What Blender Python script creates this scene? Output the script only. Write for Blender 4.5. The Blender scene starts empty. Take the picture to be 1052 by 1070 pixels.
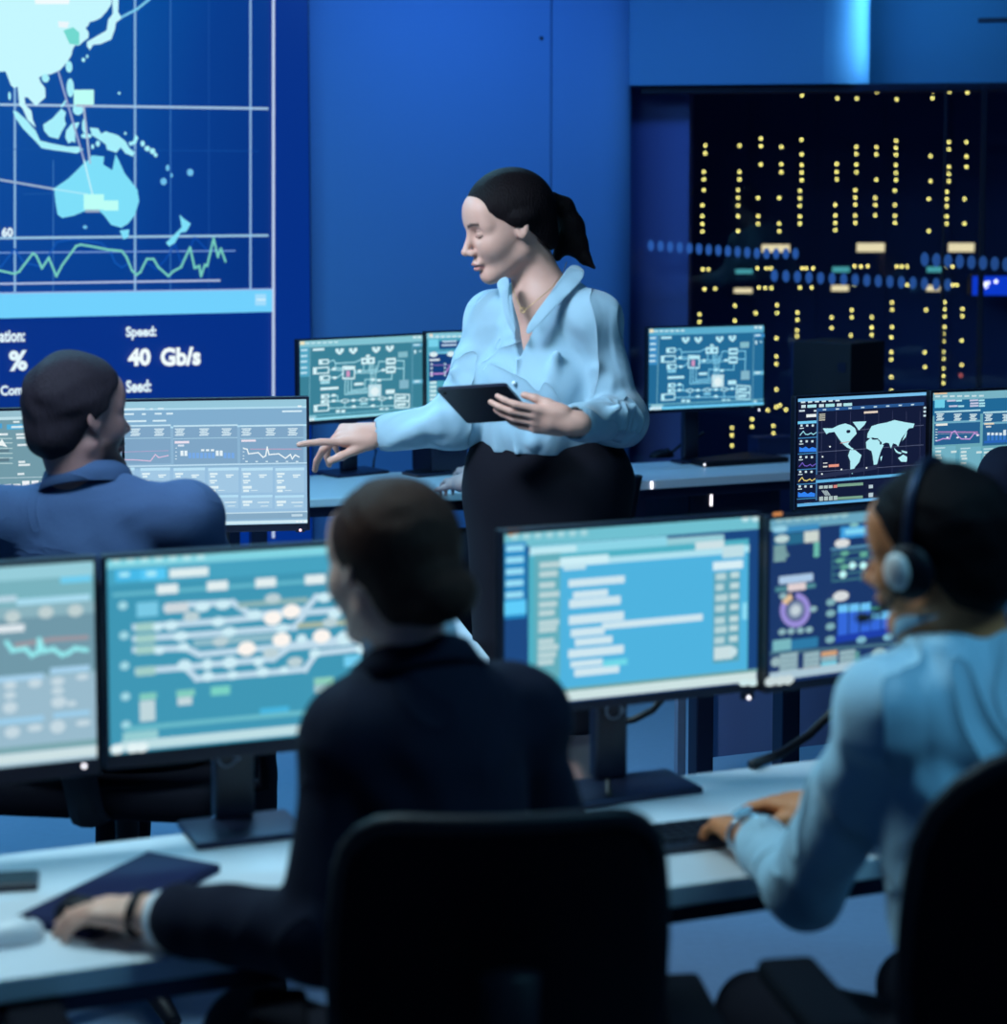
import bpy, bmesh, math, random
import numpy as np
from mathutils import Vector, Matrix
from mathutils.geometry import tessellate_polygon
random.seed(7)
sc = bpy.context.scene
COL = sc.collection
R = math.radians

# ------------------------------------------------------------------ camera
F = 2220.0
CAMZ = 1.76
PITCH = R(5.0)
PX0, PY0 = 526.0, 205.0 + F * math.tan(PITCH)
CAM = Vector((0, 0, CAMZ))

def ray(px, py):
    v = -(py - PY0) / F
    return Vector(((px - PX0) / F, math.cos(PITCH) + v * math.sin(PITCH), -math.sin(PITCH) + v * math.cos(PITCH)))

def P(px, py, Y):
    d = ray(px, py)
    return CAM + d * (Y / d.y)

def onplane(px, py, o, n):
    d = ray(px, py)
    return CAM + d * ((o - CAM).dot(n) / d.dot(n))

def onz(px, py, z):
    d = ray(px, py)
    return CAM + d * ((z - CAMZ) / d.z)

cd = bpy.data.cameras.new('camera')
cam = bpy.data.objects.new('camera', cd)
COL.objects.link(cam)
cam.location = CAM
cam.rotation_euler = (R(90) - PITCH, 0, 0)
cd.sensor_fit = 'HORIZONTAL'
cd.sensor_width = 36.0
cd.lens = F / 1052 * 36.0
cd.shift_y = -(535 - PY0) / 1052
cd.clip_end = 200
cd.dof.use_dof = True
cd.dof.focus_distance = 5.8
cd.dof.aperture_fstop = (cd.lens / 1000) / 0.027
sc.camera = cam
vs = sc.view_settings
vs.view_transform = 'Standard'
vs.look = 'None'
vs.gamma = 1
vs.exposure = 0.0
vs.use_curve_mapping = False
sc.cycles.use_denoising = True
sc.cycles.max_bounces = 6
sc.cycles.transparent_max_bounces = 12
sc.cycles.caustics_reflective = False
sc.cycles.caustics_refractive = False
sc.cycles.sample_clamp_indirect = 3.0

# ------------------------------------------------------------------ materials
def lin(c):
    out = []
    for v in c[:3]:
        v = v / 255.0
        out.append(v / 12.92 if v <= 0.04045 else ((v + 0.055) / 1.055) ** 2.4)
    return tuple(out)

def mat(name, col, rough=0.6, metal=0.0, bump=0.0, scale=60.0, detail=4.0, stretch=None, var=0.0, spec=0.5, sheen=0.0, attr=False, emit=None, es=1.0, sss=0.0, fold=None):
    m = bpy.data.materials.new(name)
    m.use_nodes = True
    nt = m.node_tree
    b = nt.nodes['Principled BSDF']
    c = lin(col) + (1,)
    b.inputs['Base Color'].default_value = c
    b.inputs['Roughness'].default_value = rough
    b.inputs['Metallic'].default_value = metal
    b.inputs['Specular IOR Level'].default_value = spec
    if sheen:
        b.inputs['Sheen Weight'].default_value = sheen
        b.inputs['Sheen Roughness'].default_value = 0.5
    if sss:
        b.inputs['Subsurface Weight'].default_value = sss
        b.inputs['Subsurface Radius'].default_value = (0.012, 0.005, 0.003)
    if emit:
        b.inputs['Emission Color'].default_value = lin(emit) + (1,)
        b.inputs['Emission Strength'].default_value = es
    src = None
    if bump or var:
        tc = nt.nodes.new('ShaderNodeTexCoord')
        mp = nt.nodes.new('ShaderNodeMapping')
        nt.links.new(tc.outputs['Object'], mp.inputs['Vector'])
        if stretch:
            mp.inputs['Scale'].default_value = stretch
        nz = nt.nodes.new('ShaderNodeTexNoise')
        nz.inputs['Scale'].default_value = scale
        nz.inputs['Detail'].default_value = detail
        nt.links.new(mp.outputs['Vector'], nz.inputs['Vector'])
        if bump:
            bp = nt.nodes.new('ShaderNodeBump')
            bp.inputs['Strength'].default_value = bump
            bp.inputs['Distance'].default_value = 0.004
            nt.links.new(nz.outputs['Fac'], bp.inputs['Height'])
            nt.links.new(bp.outputs['Normal'], b.inputs['Normal'])
            if fold:
                # creases of worn cloth: ridged, warped noise
                mp2 = nt.nodes.new('ShaderNodeMapping')
                nt.links.new(tc.outputs['Object'], mp2.inputs['Vector'])
                mp2.inputs['Scale'].default_value = fold[2]
                mp2.inputs['Rotation'].default_value = (0.3, 0.5, 0.2)
                n2 = nt.nodes.new('ShaderNodeTexNoise')
                n2.inputs['Scale'].default_value = fold[0]
                n2.inputs['Detail'].default_value = 2.0
                n2.inputs['Distortion'].default_value = 0.8
                nt.links.new(mp2.outputs['Vector'], n2.inputs['Vector'])
                s1 = nt.nodes.new('ShaderNodeMath'); s1.operation = 'SUBTRACT'; s1.inputs[1].default_value = 0.5
                nt.links.new(n2.outputs['Fac'], s1.inputs[0])
                s2 = nt.nodes.new('ShaderNodeMath'); s2.operation = 'ABSOLUTE'
                nt.links.new(s1.outputs[0], s2.inputs[0])
                s3 = nt.nodes.new('ShaderNodeMath'); s3.operation = 'POWER'; s3.inputs[1].default_value = 0.6
                nt.links.new(s2.outputs[0], s3.inputs[0])
                b2 = nt.nodes.new('ShaderNodeBump')
                b2.invert = True
                b2.inputs['Strength'].default_value = 1.0
                b2.inputs['Distance'].default_value = fold[1]
                nt.links.new(s3.outputs[0], b2.inputs['Height'])
                nt.links.new(bp.outputs['Normal'], b2.inputs['Normal'])
                nt.links.new(b2.outputs['Normal'], b.inputs['Normal'])
        if var:
            mx = nt.nodes.new('ShaderNodeMix')
            mx.data_type = 'RGBA'
            mx.inputs[6].default_value = tuple(v * (1 - var) for v in c[:3]) + (1,)
            mx.inputs[7].default_value = tuple(min(1, v * (1 + var)) for v in c[:3]) + (1,)
            nt.links.new(nz.outputs['Fac'], mx.inputs[0])
            src = mx.outputs[2]
            nt.links.new(src, b.inputs['Base Color'])
    if attr:
        at = nt.nodes.new('ShaderNodeAttribute')
        at.attribute_name = 'Col'
        nt.links.new(at.outputs['Color'], b.inputs['Base Color'])
    return m

def display_mat(name, gain=1.0):
    m = bpy.data.materials.new(name)
    m.use_nodes = True
    nt = m.node_tree
    b = nt.nodes['Principled BSDF']
    b.inputs['Base Color'].default_value = (0.004, 0.004, 0.005, 1)
    b.inputs['Roughness'].default_value = 0.45
    b.inputs['Specular IOR Level'].default_value = 0.25
    at = nt.nodes.new('ShaderNodeAttribute')
    at.attribute_name = 'Col'
    nt.links.new(at.outputs['Color'], b.inputs['Emission Color'])
    b.inputs['Emission Strength'].default_value = gain
    return m

def glass_mat(name):
    m = bpy.data.materials.new(name)
    m.use_nodes = True
    nt = m.node_tree
    nt.nodes.remove(nt.nodes['Principled BSDF'])
    out = nt.nodes['Material Output']
    tr = nt.nodes.new('ShaderNodeBsdfTransparent')
    tr.inputs['Color'].default_value = (0.86, 0.9, 0.95, 1)
    gl = nt.nodes.new('ShaderNodeBsdfGlossy')
    gl.inputs['Roughness'].default_value = 0.02
    fr = nt.nodes.new('ShaderNodeFresnel')
    fr.inputs['IOR'].default_value = 1.35
    mx = nt.nodes.new('ShaderNodeMixShader')
    nt.links.new(fr.outputs['Fac'], mx.inputs['Fac'])
    nt.links.new(tr.outputs['BSDF'], mx.inputs[1])
    nt.links.new(gl.outputs['BSDF'], mx.inputs[2])
    nt.links.new(mx.outputs['Shader'], out.inputs['Surface'])
    return m

M = {}
M['display'] = display_mat('screen_display', 1.0)
M['video'] = display_mat('video_wall_display', 1.0)
M['glass'] = glass_mat('window_glass')
M['black_plastic'] = mat('black_plastic', (12, 14, 25), 0.5, bump=0.05, scale=300, spec=0.2)
M['dark_plastic'] = mat('dark_plastic', (24, 28, 48), 0.35, bump=0.04, scale=250)
M['dark_metal'] = mat('dark_metal', (40, 46, 70), 0.35, metal=0.6, bump=0.03, scale=200)
M['grey_metal'] = mat('grey_metal', (130, 140, 160), 0.4, metal=0.5, bump=0.03, scale=200)
M['chair_mesh'] = mat('chair_mesh_fabric', (9, 10, 20), 0.9, spec=0.1, bump=0.25, scale=500)
M['chair_pad'] = mat('chair_pad_fabric', (11, 12, 22), 0.9, spec=0.1, bump=0.2, scale=400)
M['desk'] = mat('white_laminate', (206, 214, 222), 0.38, bump=0.02, scale=90, var=0.03)
M['desk_edge'] = mat('desk_side', (120, 130, 150), 0.5, bump=0.02, scale=90)
M['panel'] = mat('desk_panel', (110, 130, 180), 0.6, bump=0.03, scale=90)
M['wall'] = mat('painted_wall', (84, 130, 190), 0.75, bump=0.04, scale=180, var=0.03)
M['soffit'] = mat('soffit_paint', (76, 132, 180), 0.75, bump=0.03, scale=150, var=0.03)
M['reveal'] = mat('reveal_paint', (120, 125, 190), 0.7, bump=0.03, scale=150, var=0.03)
M['floor'] = mat('grey_vinyl_floor', (104, 130, 160), 0.42, bump=0.05, scale=40, var=0.08)
M['ceiling'] = mat('ceiling_tiles', (150, 160, 180), 0.9, bump=0.1, scale=60)
M['frame'] = mat('window_frame_metal', (34, 40, 70), 0.5, metal=0.3, bump=0.03, scale=150)
M['city'] = mat('tower_facade', (70, 85, 135), 0.9, bump=0.02, scale=3, var=0.05)
M['lamp'] = mat('lamp_diffuser', (230, 235, 240), 0.5, emit=(200, 225, 255), es=2.0, bump=0.01)
M['led_white'] = mat('power_led', (200, 200, 220), 0.4, emit=(255, 250, 255), es=2.2, bump=0.01)
M['led_pink'] = mat('power_led_pink', (220, 180, 190), 0.4, emit=(255, 190, 200), es=2.0, bump=0.01)
M['win_warm'] = mat('lit_window_warm', (120, 110, 80), 0.5, emit=(250, 232, 130), es=6.5, bump=0.01)
M['win_cream'] = mat('lit_window_cream', (120, 110, 80), 0.5, emit=(255, 233, 180), es=1.1, bump=0.01)
M['win_teal'] = mat('lit_window_teal', (60, 110, 110), 0.5, emit=(90, 190, 190), es=0.8, bump=0.01)
M['win_red'] = mat('lit_window_red', (120, 60, 50), 0.5, emit=(255, 120, 110), es=1.0, bump=0.01)
M['dot_decal'] = mat('frosted_blue_decal', (125, 155, 215), 0.7, bump=0.02, spec=0.2)
M['cable'] = mat('black_cable', (10, 11, 20), 0.5, bump=0.05, scale=200)
M['navy_cover'] = mat('navy_cover', (16, 26, 66), 0.6, bump=0.05, scale=150, spec=0.15)
M['paper'] = mat('pale_mouse_plastic', (210, 214, 220), 0.4, bump=0.02, scale=100)
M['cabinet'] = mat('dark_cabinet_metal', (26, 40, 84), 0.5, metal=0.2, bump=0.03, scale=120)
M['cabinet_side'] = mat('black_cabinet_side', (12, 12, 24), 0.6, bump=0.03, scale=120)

# ------------------------------------------------------------------ object helpers
XF = {}
def thing(name, label, cat, loc=(0, 0, 0), rotz=0.0, group=None):
    o = bpy.data.objects.new(name, None)
    o.empty_display_size = 0.1
    COL.objects.link(o)
    o.location = loc
    o.rotation_euler = (0, 0, rotz)
    XF[o.name] = Matrix.Translation(Vector(loc)) @ Matrix.Rotation(rotz, 4, 'Z')
    o['label'] = label
    o['category'] = cat
    if group:
        o['group'] = group
    return o

def tag(o, label, cat, group=None):
    o['label'] = label
    o['category'] = cat
    if group:
        o['group'] = group
    return o

def link(name, me, m, parent=None, world=True, smooth=False):
    o = bpy.data.objects.new(name, me)
    COL.objects.link(o)
    if m is not None:
        if isinstance(m, (list, tuple)):
            for x in m:
                me.materials.append(x)
        else:
            me.materials.append(m)
    if parent is not None:
        o.parent = parent
        root = parent
        while root.parent is not None:
            root = root.parent
        if world and root.name in XF:
            me.transform(XF[root.name].inverted())
    if smooth:
        me.polygons.foreach_set('use_smooth', [True] * len(me.polygons))
    me.update()
    return o

class MB:
    def __init__(s):
        s.v, s.f, s.mi, s.sm = [], [], [], []
    def add(s, vs, fs, mi=0, smooth=False):
        b = len(s.v)
        s.v += [tuple(x) for x in vs]
        for f in fs:
            s.f.append([i + b for i in f])
            s.mi.append(mi)
            s.sm.append(smooth)
        return s
    def box(s, c, half, rot=None, bev=0.0, seg=2, mi=0):
        bm = bmesh.new()
        bmesh.ops.create_cube(bm, size=2.0)
        for v in bm.verts:
            v.co = Vector((v.co.x * half[0], v.co.y * half[1], v.co.z * half[2]))
        if bev > 0:
            bmesh.ops.bevel(bm, geom=list(bm.edges), offset=min(bev, min(half) * 0.95), segments=seg, profile=0.6, affect='EDGES')
        r = rot if rot is not None else Matrix.Identity(3)
        c = Vector(c)
        bm.verts.index_update()
        s.add([c + r @ v.co for v in bm.verts], [[v.index for v in f.verts] for f in bm.faces], mi, bev > 0 and seg > 2)
        bm.free()
        return s
    def cyl(s, a, b, r0, r1=None, n=16, mi=0, caps=True):
        a, b = Vector(a), Vector(b)
        r1 = r0 if r1 is None else r1
        d = (b - a).normalized()
        x = d.orthogonal().normalized()
        y = d.cross(x)
        vs = []
        for c, r in ((a, r0), (b, r1)):
            for i in range(n):
                t = 2 * math.pi * i / n
                vs.append(c + (x * math.cos(t) + y * math.sin(t)) * r)
        fs = [[i, (i + 1) % n, n + (i + 1) % n, n + i] for i in range(n)]
        s.add(vs, fs, mi, True)
        if caps:
            s.add(vs[:n], [list(range(n))[::-1]], mi)
            s.add(vs[n:], [list(range(n))], mi)
        return s
    def tube(s, pts, r, n=10, mi=0, closed=False, flat=None):
        pts = [Vector(p) for p in pts]
        m = len(pts)
        up = Vector((0, 0, 1))
        vs, fs = [], []
        for i, p in enumerate(pts):
            a = pts[i - 1] if (i > 0 or closed) else p
            b = pts[(i + 1) % m] if (i < m - 1 or closed) else p
            d = (b - a).normalized()
            x = d.cross(up)
            if x.length < 1e-3:
                x = d.orthogonal()
            x.normalize()
            y = x.cross(d)
            rr = r[i] if isinstance(r, (list, tuple)) else r
            for k in range(n):
                t = 2 * math.pi * k / n
                vs.append(p + x * math.cos(t) * rr * (flat[0] if flat else 1) + y * math.sin(t) * rr * (flat[1] if flat else 1))
        for i in range(m if closed else m - 1):
            j = (i + 1) % m
            for k in range(n):
                fs.append([i * n + k, i * n + (k + 1) % n, j * n + (k + 1) % n, j * n + k])
        if not closed:
            fs.append(list(range(n))[::-1])
            fs.append([(m - 1) * n + k for k in range(n)])
        return s.add(vs, fs, mi, True)
    def ell(s, c, rad, rot=None, nu=20, nv=12, mi=0):
        c = Vector(c)
        r = rot if rot is not None else Matrix.Identity(3)
        vs, fs = [], []
        for i in range(1, nv):
            th = math.pi * i / nv
            for k in range(nu):
                ph = 2 * math.pi * k / nu
                vs.append(c + r @ Vector((rad[0] * math.sin(th) * math.cos(ph), rad[1] * math.sin(th) * math.sin(ph), rad[2] * math.cos(th))))
        for i in range(nv - 2):
            for k in range(nu):
                fs.append([i * nu + k, (i + 1) * nu + k, (i + 1) * nu + (k + 1) % nu, i * nu + (k + 1) % nu])
        t = len(vs)
        vs.append(c + r @ Vector((0, 0, rad[2])))
        vs.append(c - r @ Vector((0, 0, rad[2])))
        for k in range(nu):
            fs.append([t, k, (k + 1) % nu])
            fs.append([t + 1, (nv - 2) * nu + (k + 1) % nu, (nv - 2) * nu + k])
        return s.add(vs, fs, mi, True)
    def prism(s, poly, off, mi=0):
        n = len(poly)
        a = [Vector(p) for p in poly]
        b = [p + Vector(off) for p in a]
        s.add(a + b, [list(range(n))[::-1], [n + i for i in range(n)]] + [[i, (i + 1) % n, n + (i + 1) % n, n + i] for i in range(n)], mi)
        return s
    def build(s, name, m, parent=None, world=True):
        me = bpy.data.meshes.new(name)
        me.from_pydata(s.v, [], s.f)
        me.polygons.foreach_set('material_index', s.mi)
        me.polygons.foreach_set('use_smooth', s.sm)
        bm = bmesh.new()
        bm.from_mesh(me)
        bmesh.ops.recalc_face_normals(bm, faces=bm.faces)
        bm.to_mesh(me)
        bm.free()
        return link(name, me, m, parent, world)

def struct(o, label=None):
    o['kind'] = 'structure'
    if label:
        o['label'] = label
    return o

# ------------------------------------------------------------------ display surfaces
FONT = {}
def glyphs(txt, bold=0.0):
    key = (txt, bold)
    if key in FONT:
        return FONT[key]
    cu = bpy.data.curves.new('tmp', 'FONT')
    cu.body = txt
    cu.offset = bold
    cu.resolution_u = 3
    ob = bpy.data.objects.new('tmp', cu)
    COL.objects.link(ob)
    dg = bpy.context.evaluated_depsgraph_get()
    dg.update()
    me = ob.evaluated_get(dg).to_mesh()
    vs = [(v.co.x, v.co.y) for v in me.vertices]
    fs = [list(p.vertices) for p in me.polygons]
    ob.evaluated_get(dg).to_mesh_clear()
    bpy.data.objects.remove(ob)
    bpy.data.curves.remove(cu)
    xs = [v[0] for v in vs]
    ys = [v[1] for v in vs]
    FONT[key] = (vs, fs, min(xs), max(xs), min(ys), max(ys))
    return FONT[key]

class Disp:
    """flat lit drawing on a plane; polygons are given in metres (a to the side, b upward)"""
    def __init__(s, o, u, n):
        s.o, s.u, s.n = Vector(o), Vector(u), Vector(n)
        s.w = Vector((0, 0, 1))
        s.v, s.f, s.c = [], [], []
        s.k = 0
        s.step = 0.00004
    def loc(s, px, py):
        p = onplane(px, py, s.o, s.n) - s.o
        return (p.dot(s.u), p.dot(s.w))
    def raw(s, vs, fs, cols):
        b = len(s.v)
        off = s.n * (s.k * s.step)
        s.k += 1
        for a, h in vs:
            s.v.append(s.o + s.u * a + s.w * h + off)
        for f in fs:
            s.f.append([i + b for i in f])
            s.c.append([cols[i] if isinstance(cols, list) else cols for i in f])
    def poly(s, pts, col):
        tri = tessellate_polygon([[Vector((x, y, 0)) for x, y in pts]])
        s.raw(pts, [list(t) for t in tri], lin(col))
    def quad(s, pts, cols):
        s.raw(pts, [[0, 1, 2, 3]], [lin(c) for c in cols])
    def ppoly(s, pts, col):
        s.poly([s.loc(x, y) for x, y in pts], col)
    def pline(s, pts, w, col):
        q = [s.loc(x, y) for x, y in pts]
        s.line(q, w, col)
    def line(s, q, w, col):
        vs, fs = [], []
        for i in range(len(q) - 1):
            (x0, y0), (x1, y1) = q[i], q[i + 1]
            L = math.hypot(x1 - x0, y1 - y0) or 1e-6
            dx, dy = (x1 - x0) / L * w / 2, (y1 - y0) / L * w / 2
            b = len(vs)
            vs += [(x0 - dx - dy, y0 - dy + dx), (x0 - dx + dy, y0 - dy - dx), (x1 + dx + dy, y1 + dy - dx), (x1 + dx - dy, y1 + dy + dx)]
            fs.append([b, b + 1, b + 2, b + 3])
        s.raw(vs, fs, lin(col))
    def disc(s, x, y, rx, ry, col, n=16):
        s.raw([(x + rx * math.cos(2 * math.pi * i / n), y + ry * math.sin(2 * math.pi * i / n)) for i in range(n)], [list(range(n))], lin(col))
    def pdisc(s, px, py, rx, ry, col):
        x, y = s.loc(px, py)
        x1, _ = s.loc(px + rx, py)
        _, y1 = s.loc(px, py + ry)
        s.disc(x, y, abs(x1 - x), abs(y1 - y), col)
    def prect(s, x0, y0, x1, y1, col):
        s.ppoly([(x0, y0), (x1, y0), (x1, y1), (x0, y1)], col)
    def text(s, txt, x0, y0, x1, y1, col, bold=0.02):
        """text filling the pixel box (left, top, right, bottom)"""
        vs, fs, a0, a1, b0, b1 = glyphs(txt, bold)
        l, t = s.loc(x0, y0)
        r, _ = s.loc(x1, (y0 + y1) / 2)
        _, bt = s.loc(x0, y1)
        s.raw([(l + (x - a0) / (a1 - a0) * (r - l), bt + (y - b0) / (b1 - b0) * (t - bt)) for x, y in vs], fs, lin(col))
    def build(s, name, m, parent):
        me = bpy.data.meshes.new(name)
        me.from_pydata(s.v, [], s.f)
        at = me.color_attributes.new('Col', 'FLOAT_COLOR', 'CORNER')
        buf = []
        for c in s.c:
            for x in c:
                buf += [x[0], x[1], x[2], 1.0]
        at.data.foreach_set('color', buf)
        return link(name, me, m, parent)
# ------------------------------------------------------------------ room shell
TH = R(24)
U = Vector((math.cos(TH), math.sin(TH), 0))
V = Vector((-math.sin(TH), math.cos(TH), 0))
WB = Vector((-0.11, 9.2, 0))
ROT = Matrix.Rotation(TH, 3, 'Z')

def wall_t(px):
    p = onplane(px, 300, WB, V)
    return (p - WB).dot(U)

mb = MB()
mb.add([(-6, -1.5, 0), (7, -1.5, 0), (7, 13, 0), (-6, 13, 0)], [[0, 1, 2, 3]])
struct(mb.build('floor', M['floor']))
mb = MB()
mb.box((0.5, 5.6, 2.98), (6.5, 7.1, 0.04))
struct(mb.build('ceiling', M['ceiling']))

ts, te = wall_t(575.5), wall_t(676)
mb = MB()
def wpt(t, v, z):
    return WB + U * t + V * v + Vector((0, 0, z))
mb.box(wpt((-4.5 + ts - 0.004) / 2, 0.06, 1.47), ((ts - 0.004 + 4.5) / 2, 0.06, 1.47), ROT)
p = onplane(565.5, 40, WB, V)
mb.cyl(p + V * 0.002, p - V * 0.003, 0.009, n=12, mi=1)
mb.box(wpt(ts, 0.09, 1.47), (0.03, 0.02, 1.47), ROT, mi=1)
struct(mb.build('wall_back', [M['wall'], M['black_plastic']]))
# second panel of the wall, its far end rounded away towards the window bay
prof = [(ts + 0.004, 0.0), (te - 0.22, 0.0)]
for i in range(1, 13):
    a = R(78) * i / 12
    prof.append((te - 0.22 + 0.22 * math.sin(a), 0.22 * (1 - math.cos(a))))
outl = prof + [(prof[-1][0] - 0.1, prof[-1][1] + 0.35), (ts + 0.004, 0.12)]
mb = MB()
n = len(outl)
def curved_block(mb, pts, z0, z1, a0, a1, bottom=False):
    """upright block over an outline; outline edges a0..a1 form one smooth curved face"""
    n = len(pts)
    lo_ = [Vector((p[0], p[1], z0)) for p in pts]
    hi_ = [Vector((p[0], p[1], z1)) for p in pts]
    cur = list(range(a0, a1 + 2))
    m = len(cur)
    mb.add([lo_[k] for k in cur] + [hi_[k] for k in cur], [[q, q + 1, m + q + 1, m + q] for q in range(m - 1)], 0, True)
    for i in range(n):
        if a0 <= i <= a1:
            continue
        k = (i + 1) % n
        mb.add([lo_[i], lo_[k], hi_[k], hi_[i]], [[0, 1, 2, 3]])
    mb.add(hi_, [list(range(n))])
    mb.add(lo_, [list(range(n))])
curved_block(mb, [wpt(t, v, 0) for t, v in outl], 0, 2.94, 1, 12)
me_o = mb.build('wall_end', M['wall'])
struct(me_o)

# window bay
GP = P(668, 300, 9.62)
GP.z = 0
GA = R(-10)
GU = Vector((math.cos(GA), math.sin(GA), 0))
GV = Vector((-math.sin(GA), math.cos(GA), 0))
GROT = Matrix.Rotation(GA, 3, 'Z')
def gpt(px, py, off=0.0):
    return onplane(px, py, GP + GV * off, GV)
zs = gpt(790, 88).z
gw = (gpt(1250, 300) - GP).dot(GU)
win = MB().box(GP + GU * (gw / 2 - 0.1) + Vector((0, 0, zs / 2)), (gw / 2, 0.006, zs / 2), GROT).build('window_1', M['glass'])
struct(win)
fr = MB()
for px, hw in ((1025, 0.012), (985, 0.006)):
    c = gpt(px, 300); c.z = zs / 2
    fr.box(c + GV * 0.03, (hw, 0.025, zs / 2 - 0.002), GROT, bev=0.002)
c = GP + GU * gw / 2
fr.box(c + Vector((0, 0, 0.03)) + GV * 0.035, (gw / 2, 0.028, 0.03), GROT, bev=0.003)
fr.box(c + Vector((0, 0, zs - 0.02)) + GV * 0.035, (gw / 2, 0.028, 0.018), GROT, bev=0.003)
struct(fr.build('window_frame', M['frame'], win))
dd = MB()
rows = []
for i in range(16):
    f = i / 15
    rows.append((680 + f * 151, 256.5 + 8.5 * min(1, f * 1.3), 1.0))
for i in range(16):
    f = i / 15
    rows.append((809 + f * 181, 288 + 9.5 * f, 1.1))
for i in range(9):
    rows.append((966 + i * 12.2, 271.0 + 0.75 * i, 1.25))
for px, py, k in rows:
    c = gpt(px, py, -0.0075)
    vs = [c + GU * (0.0145 * k * math.cos(2 * math.pi * i / 16)) + Vector((0, 0, 0.025 * k * math.sin(2 * math.pi * i / 16))) for i in range(16)]
    dd.prism(vs, -GV * 0.0012)
struct(dd.build('window_decal', M['dot_decal'], win))
# purple strip of wall behind the first pane
a, b = gpt(620, 300, 0.35), gpt(721, 300, 0.35)
c = (a + b) / 2
struct(MB().box((c.x, c.y, zs / 2), ((b - a).length / 2, 0.1, zs / 2), GROT, bev=0.004).build('trim_1', M['reveal']))
# bulkhead over the window: a nearer block with a rounded end, a farther one
a, b = gpt(655, 40, -0.06), gpt(909, 40, -0.06)
L = (b - a).length
outl = [(0, 0)]
rr = 0.20
outl.append((L - rr, 0))
for i in range(1, 9):
    t = R(80) * i / 8
    outl.append((L - rr + rr * math.sin(t), rr * (1 - math.cos(t))))
outl += [(L - 0.02, 0.42), (0, 0.42)]
mb = MB()
n = len(outl)
z0 = gpt(790, 88, -0.06).z
curved_block(mb, [Vector((a.x, a.y, 0)) + GU * t + GV * v for t, v in outl], z0, 2.94, 1, 8)
o = mb.build('trim_2', M['soffit'])
struct(o)
a, b = gpt(895, 40, 0.38), gpt(1250, 40, 0.38)
c = (a + b) / 2
z1 = gpt(980, 87, 0.30).z
mb = MB().box((c.x, c.y, (z1 + 2.94) / 2), ((b - a).length / 2, 0.08, (2.94 - z1) / 2), GROT)
c2 = gpt(1042, 21, 0.298)
mb.box(c2, (0.085, 0.004, 0.011), GROT, bev=0.003, mi=1)
struct(mb.build('trim_3', [M['soffit'], M['frame']]))

# ------------------------------------------------------------------ city tower outside
TY = 11.5
tw = thing('office_tower', 'dark office tower at night outside the window, dotted with small lit windows', 'building', (3.5, TY + 3, -30))
mb = MB().box((3.5, TY + 3.01, -2), (5.2, 3, 28))
for i in range(-14, 15):
    mb.box((3.5 + i * 0.36, TY + 0.01, -2), (0.006, 0.012, 28))
mb.build('outside_facade', M['city'], tw)
S4 = 2.6837
A = []
def zz(x, ys, oy):
    for y in ys:
        A.append((660 + x / S4, oy + y / S4))
for x, ys in ((304, [82]), (361, [84]), (419, [85]), (476, [87, 107]), (575, [94, 115]), (629, [116]), (685, [84, 98]), (741, [118]), (841, [95, 115]), (889, [77, 97]), (939, [99]), (988, [101]),
              (205, [247, 269]), (201, [321, 342, 372]), (197, [415, 445, 467, 488]), (301, [248, 321, 342]), (297, [372, 394, 415, 445, 487]),
              (361, [228, 249, 300]), (353, [394, 445, 466]), (418, [251, 300, 322]), (412, [394, 466, 487]), (475, [231, 272, 302, 323, 344]), (470, [374, 395, 416, 446, 466]),
              (573, [299, 321, 342]), (569, [413, 443, 464, 484]), (628, [251, 271, 301, 322]), (625, [372, 393, 413, 443, 464]), (684, [252, 272, 343]), (681, [394, 414, 443]),
              (739, [234, 254, 273, 302, 324, 344]), (736, [374, 414, 444, 464]), (836, [277, 347]), (831, [397, 487]), (887, [238, 258, 307, 327, 347]), (881, [377, 397, 417, 446, 466]),
              (936, [238, 278, 307]), (931, [397, 466]), (984, [259, 307, 327, 348]), (980, [377, 417, 446, 466, 486]),
              (198, [594]), (214, [594]), (203, [649]), (233, [648]), (351, [591]), (376, [591]), (389, [591]), (355, [645]), (373, [646]), (391, [646]),
              (476, [591]), (488, [591]), (507, [591]), (470, [645]), (503, [645]), (623, [585]), (641, [586]), (660, [585]), (623, [638]), (655, [637]), (741, [586]), (755, [586]), (770, [586]), (770, [638]),
              (881, [586]), (897, [586]), (897, [638]), (909, [638]),
              (189, [720, 741]), (288, [696, 738]), (346, [716]), (406, [694, 716]), (463, [715, 735]), (559, [729, 758]), (615, [708, 728]), (671, [728, 757]), (728, [687, 707, 756]), (823, [708]), (875, [686, 706, 726, 755]), (925, [705, 725]), (975, [683, 750, 771])):
    zz(x, ys, 60)
for x, ys in ((404, [62, 113, 134, 206, 255]), (280, [313, 334, 363]), (336, [289, 310]), (396, [308, 328]), (380, [264]), (414, [250]), (431, [262]), (462, [40, 56]), (613, [54]), (671, [32, 53]), (726, [60, 101, 122, 171, 210]),
              (820, [102, 143]), (871, [50, 71, 100, 120, 147, 168, 188]), (923, [69, 137]), (972, [48, 184, 200]), (391, [500]), (447, [497]), (391, [541])):
    zz(x, ys, 330)
def wmesh(pts, hw, hh):
    mb = MB()
    for px, py in pts:
        p = P(px, py, TY)
        mb.box((p.x, TY - 0.006, p.z), (hw + 0.002, 0.012, hh + 0.002), mi=1)
        mb.add([(p.x - hw, TY - 0.0185, p.z - hh), (p.x + hw, TY - 0.0185, p.z - hh), (p.x + hw, TY - 0.0185, p.z + hh), (p.x - hw, TY - 0.0185, p.z + hh)], [[0, 1, 2, 3]], 0)
    return mb
for i, (px, py) in enumerate(A[:100]):
    o = wmesh([(px, py)], 0.0044, 0.0048).build('lit_window', [M['win_warm'], M['city']], tw)
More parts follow.
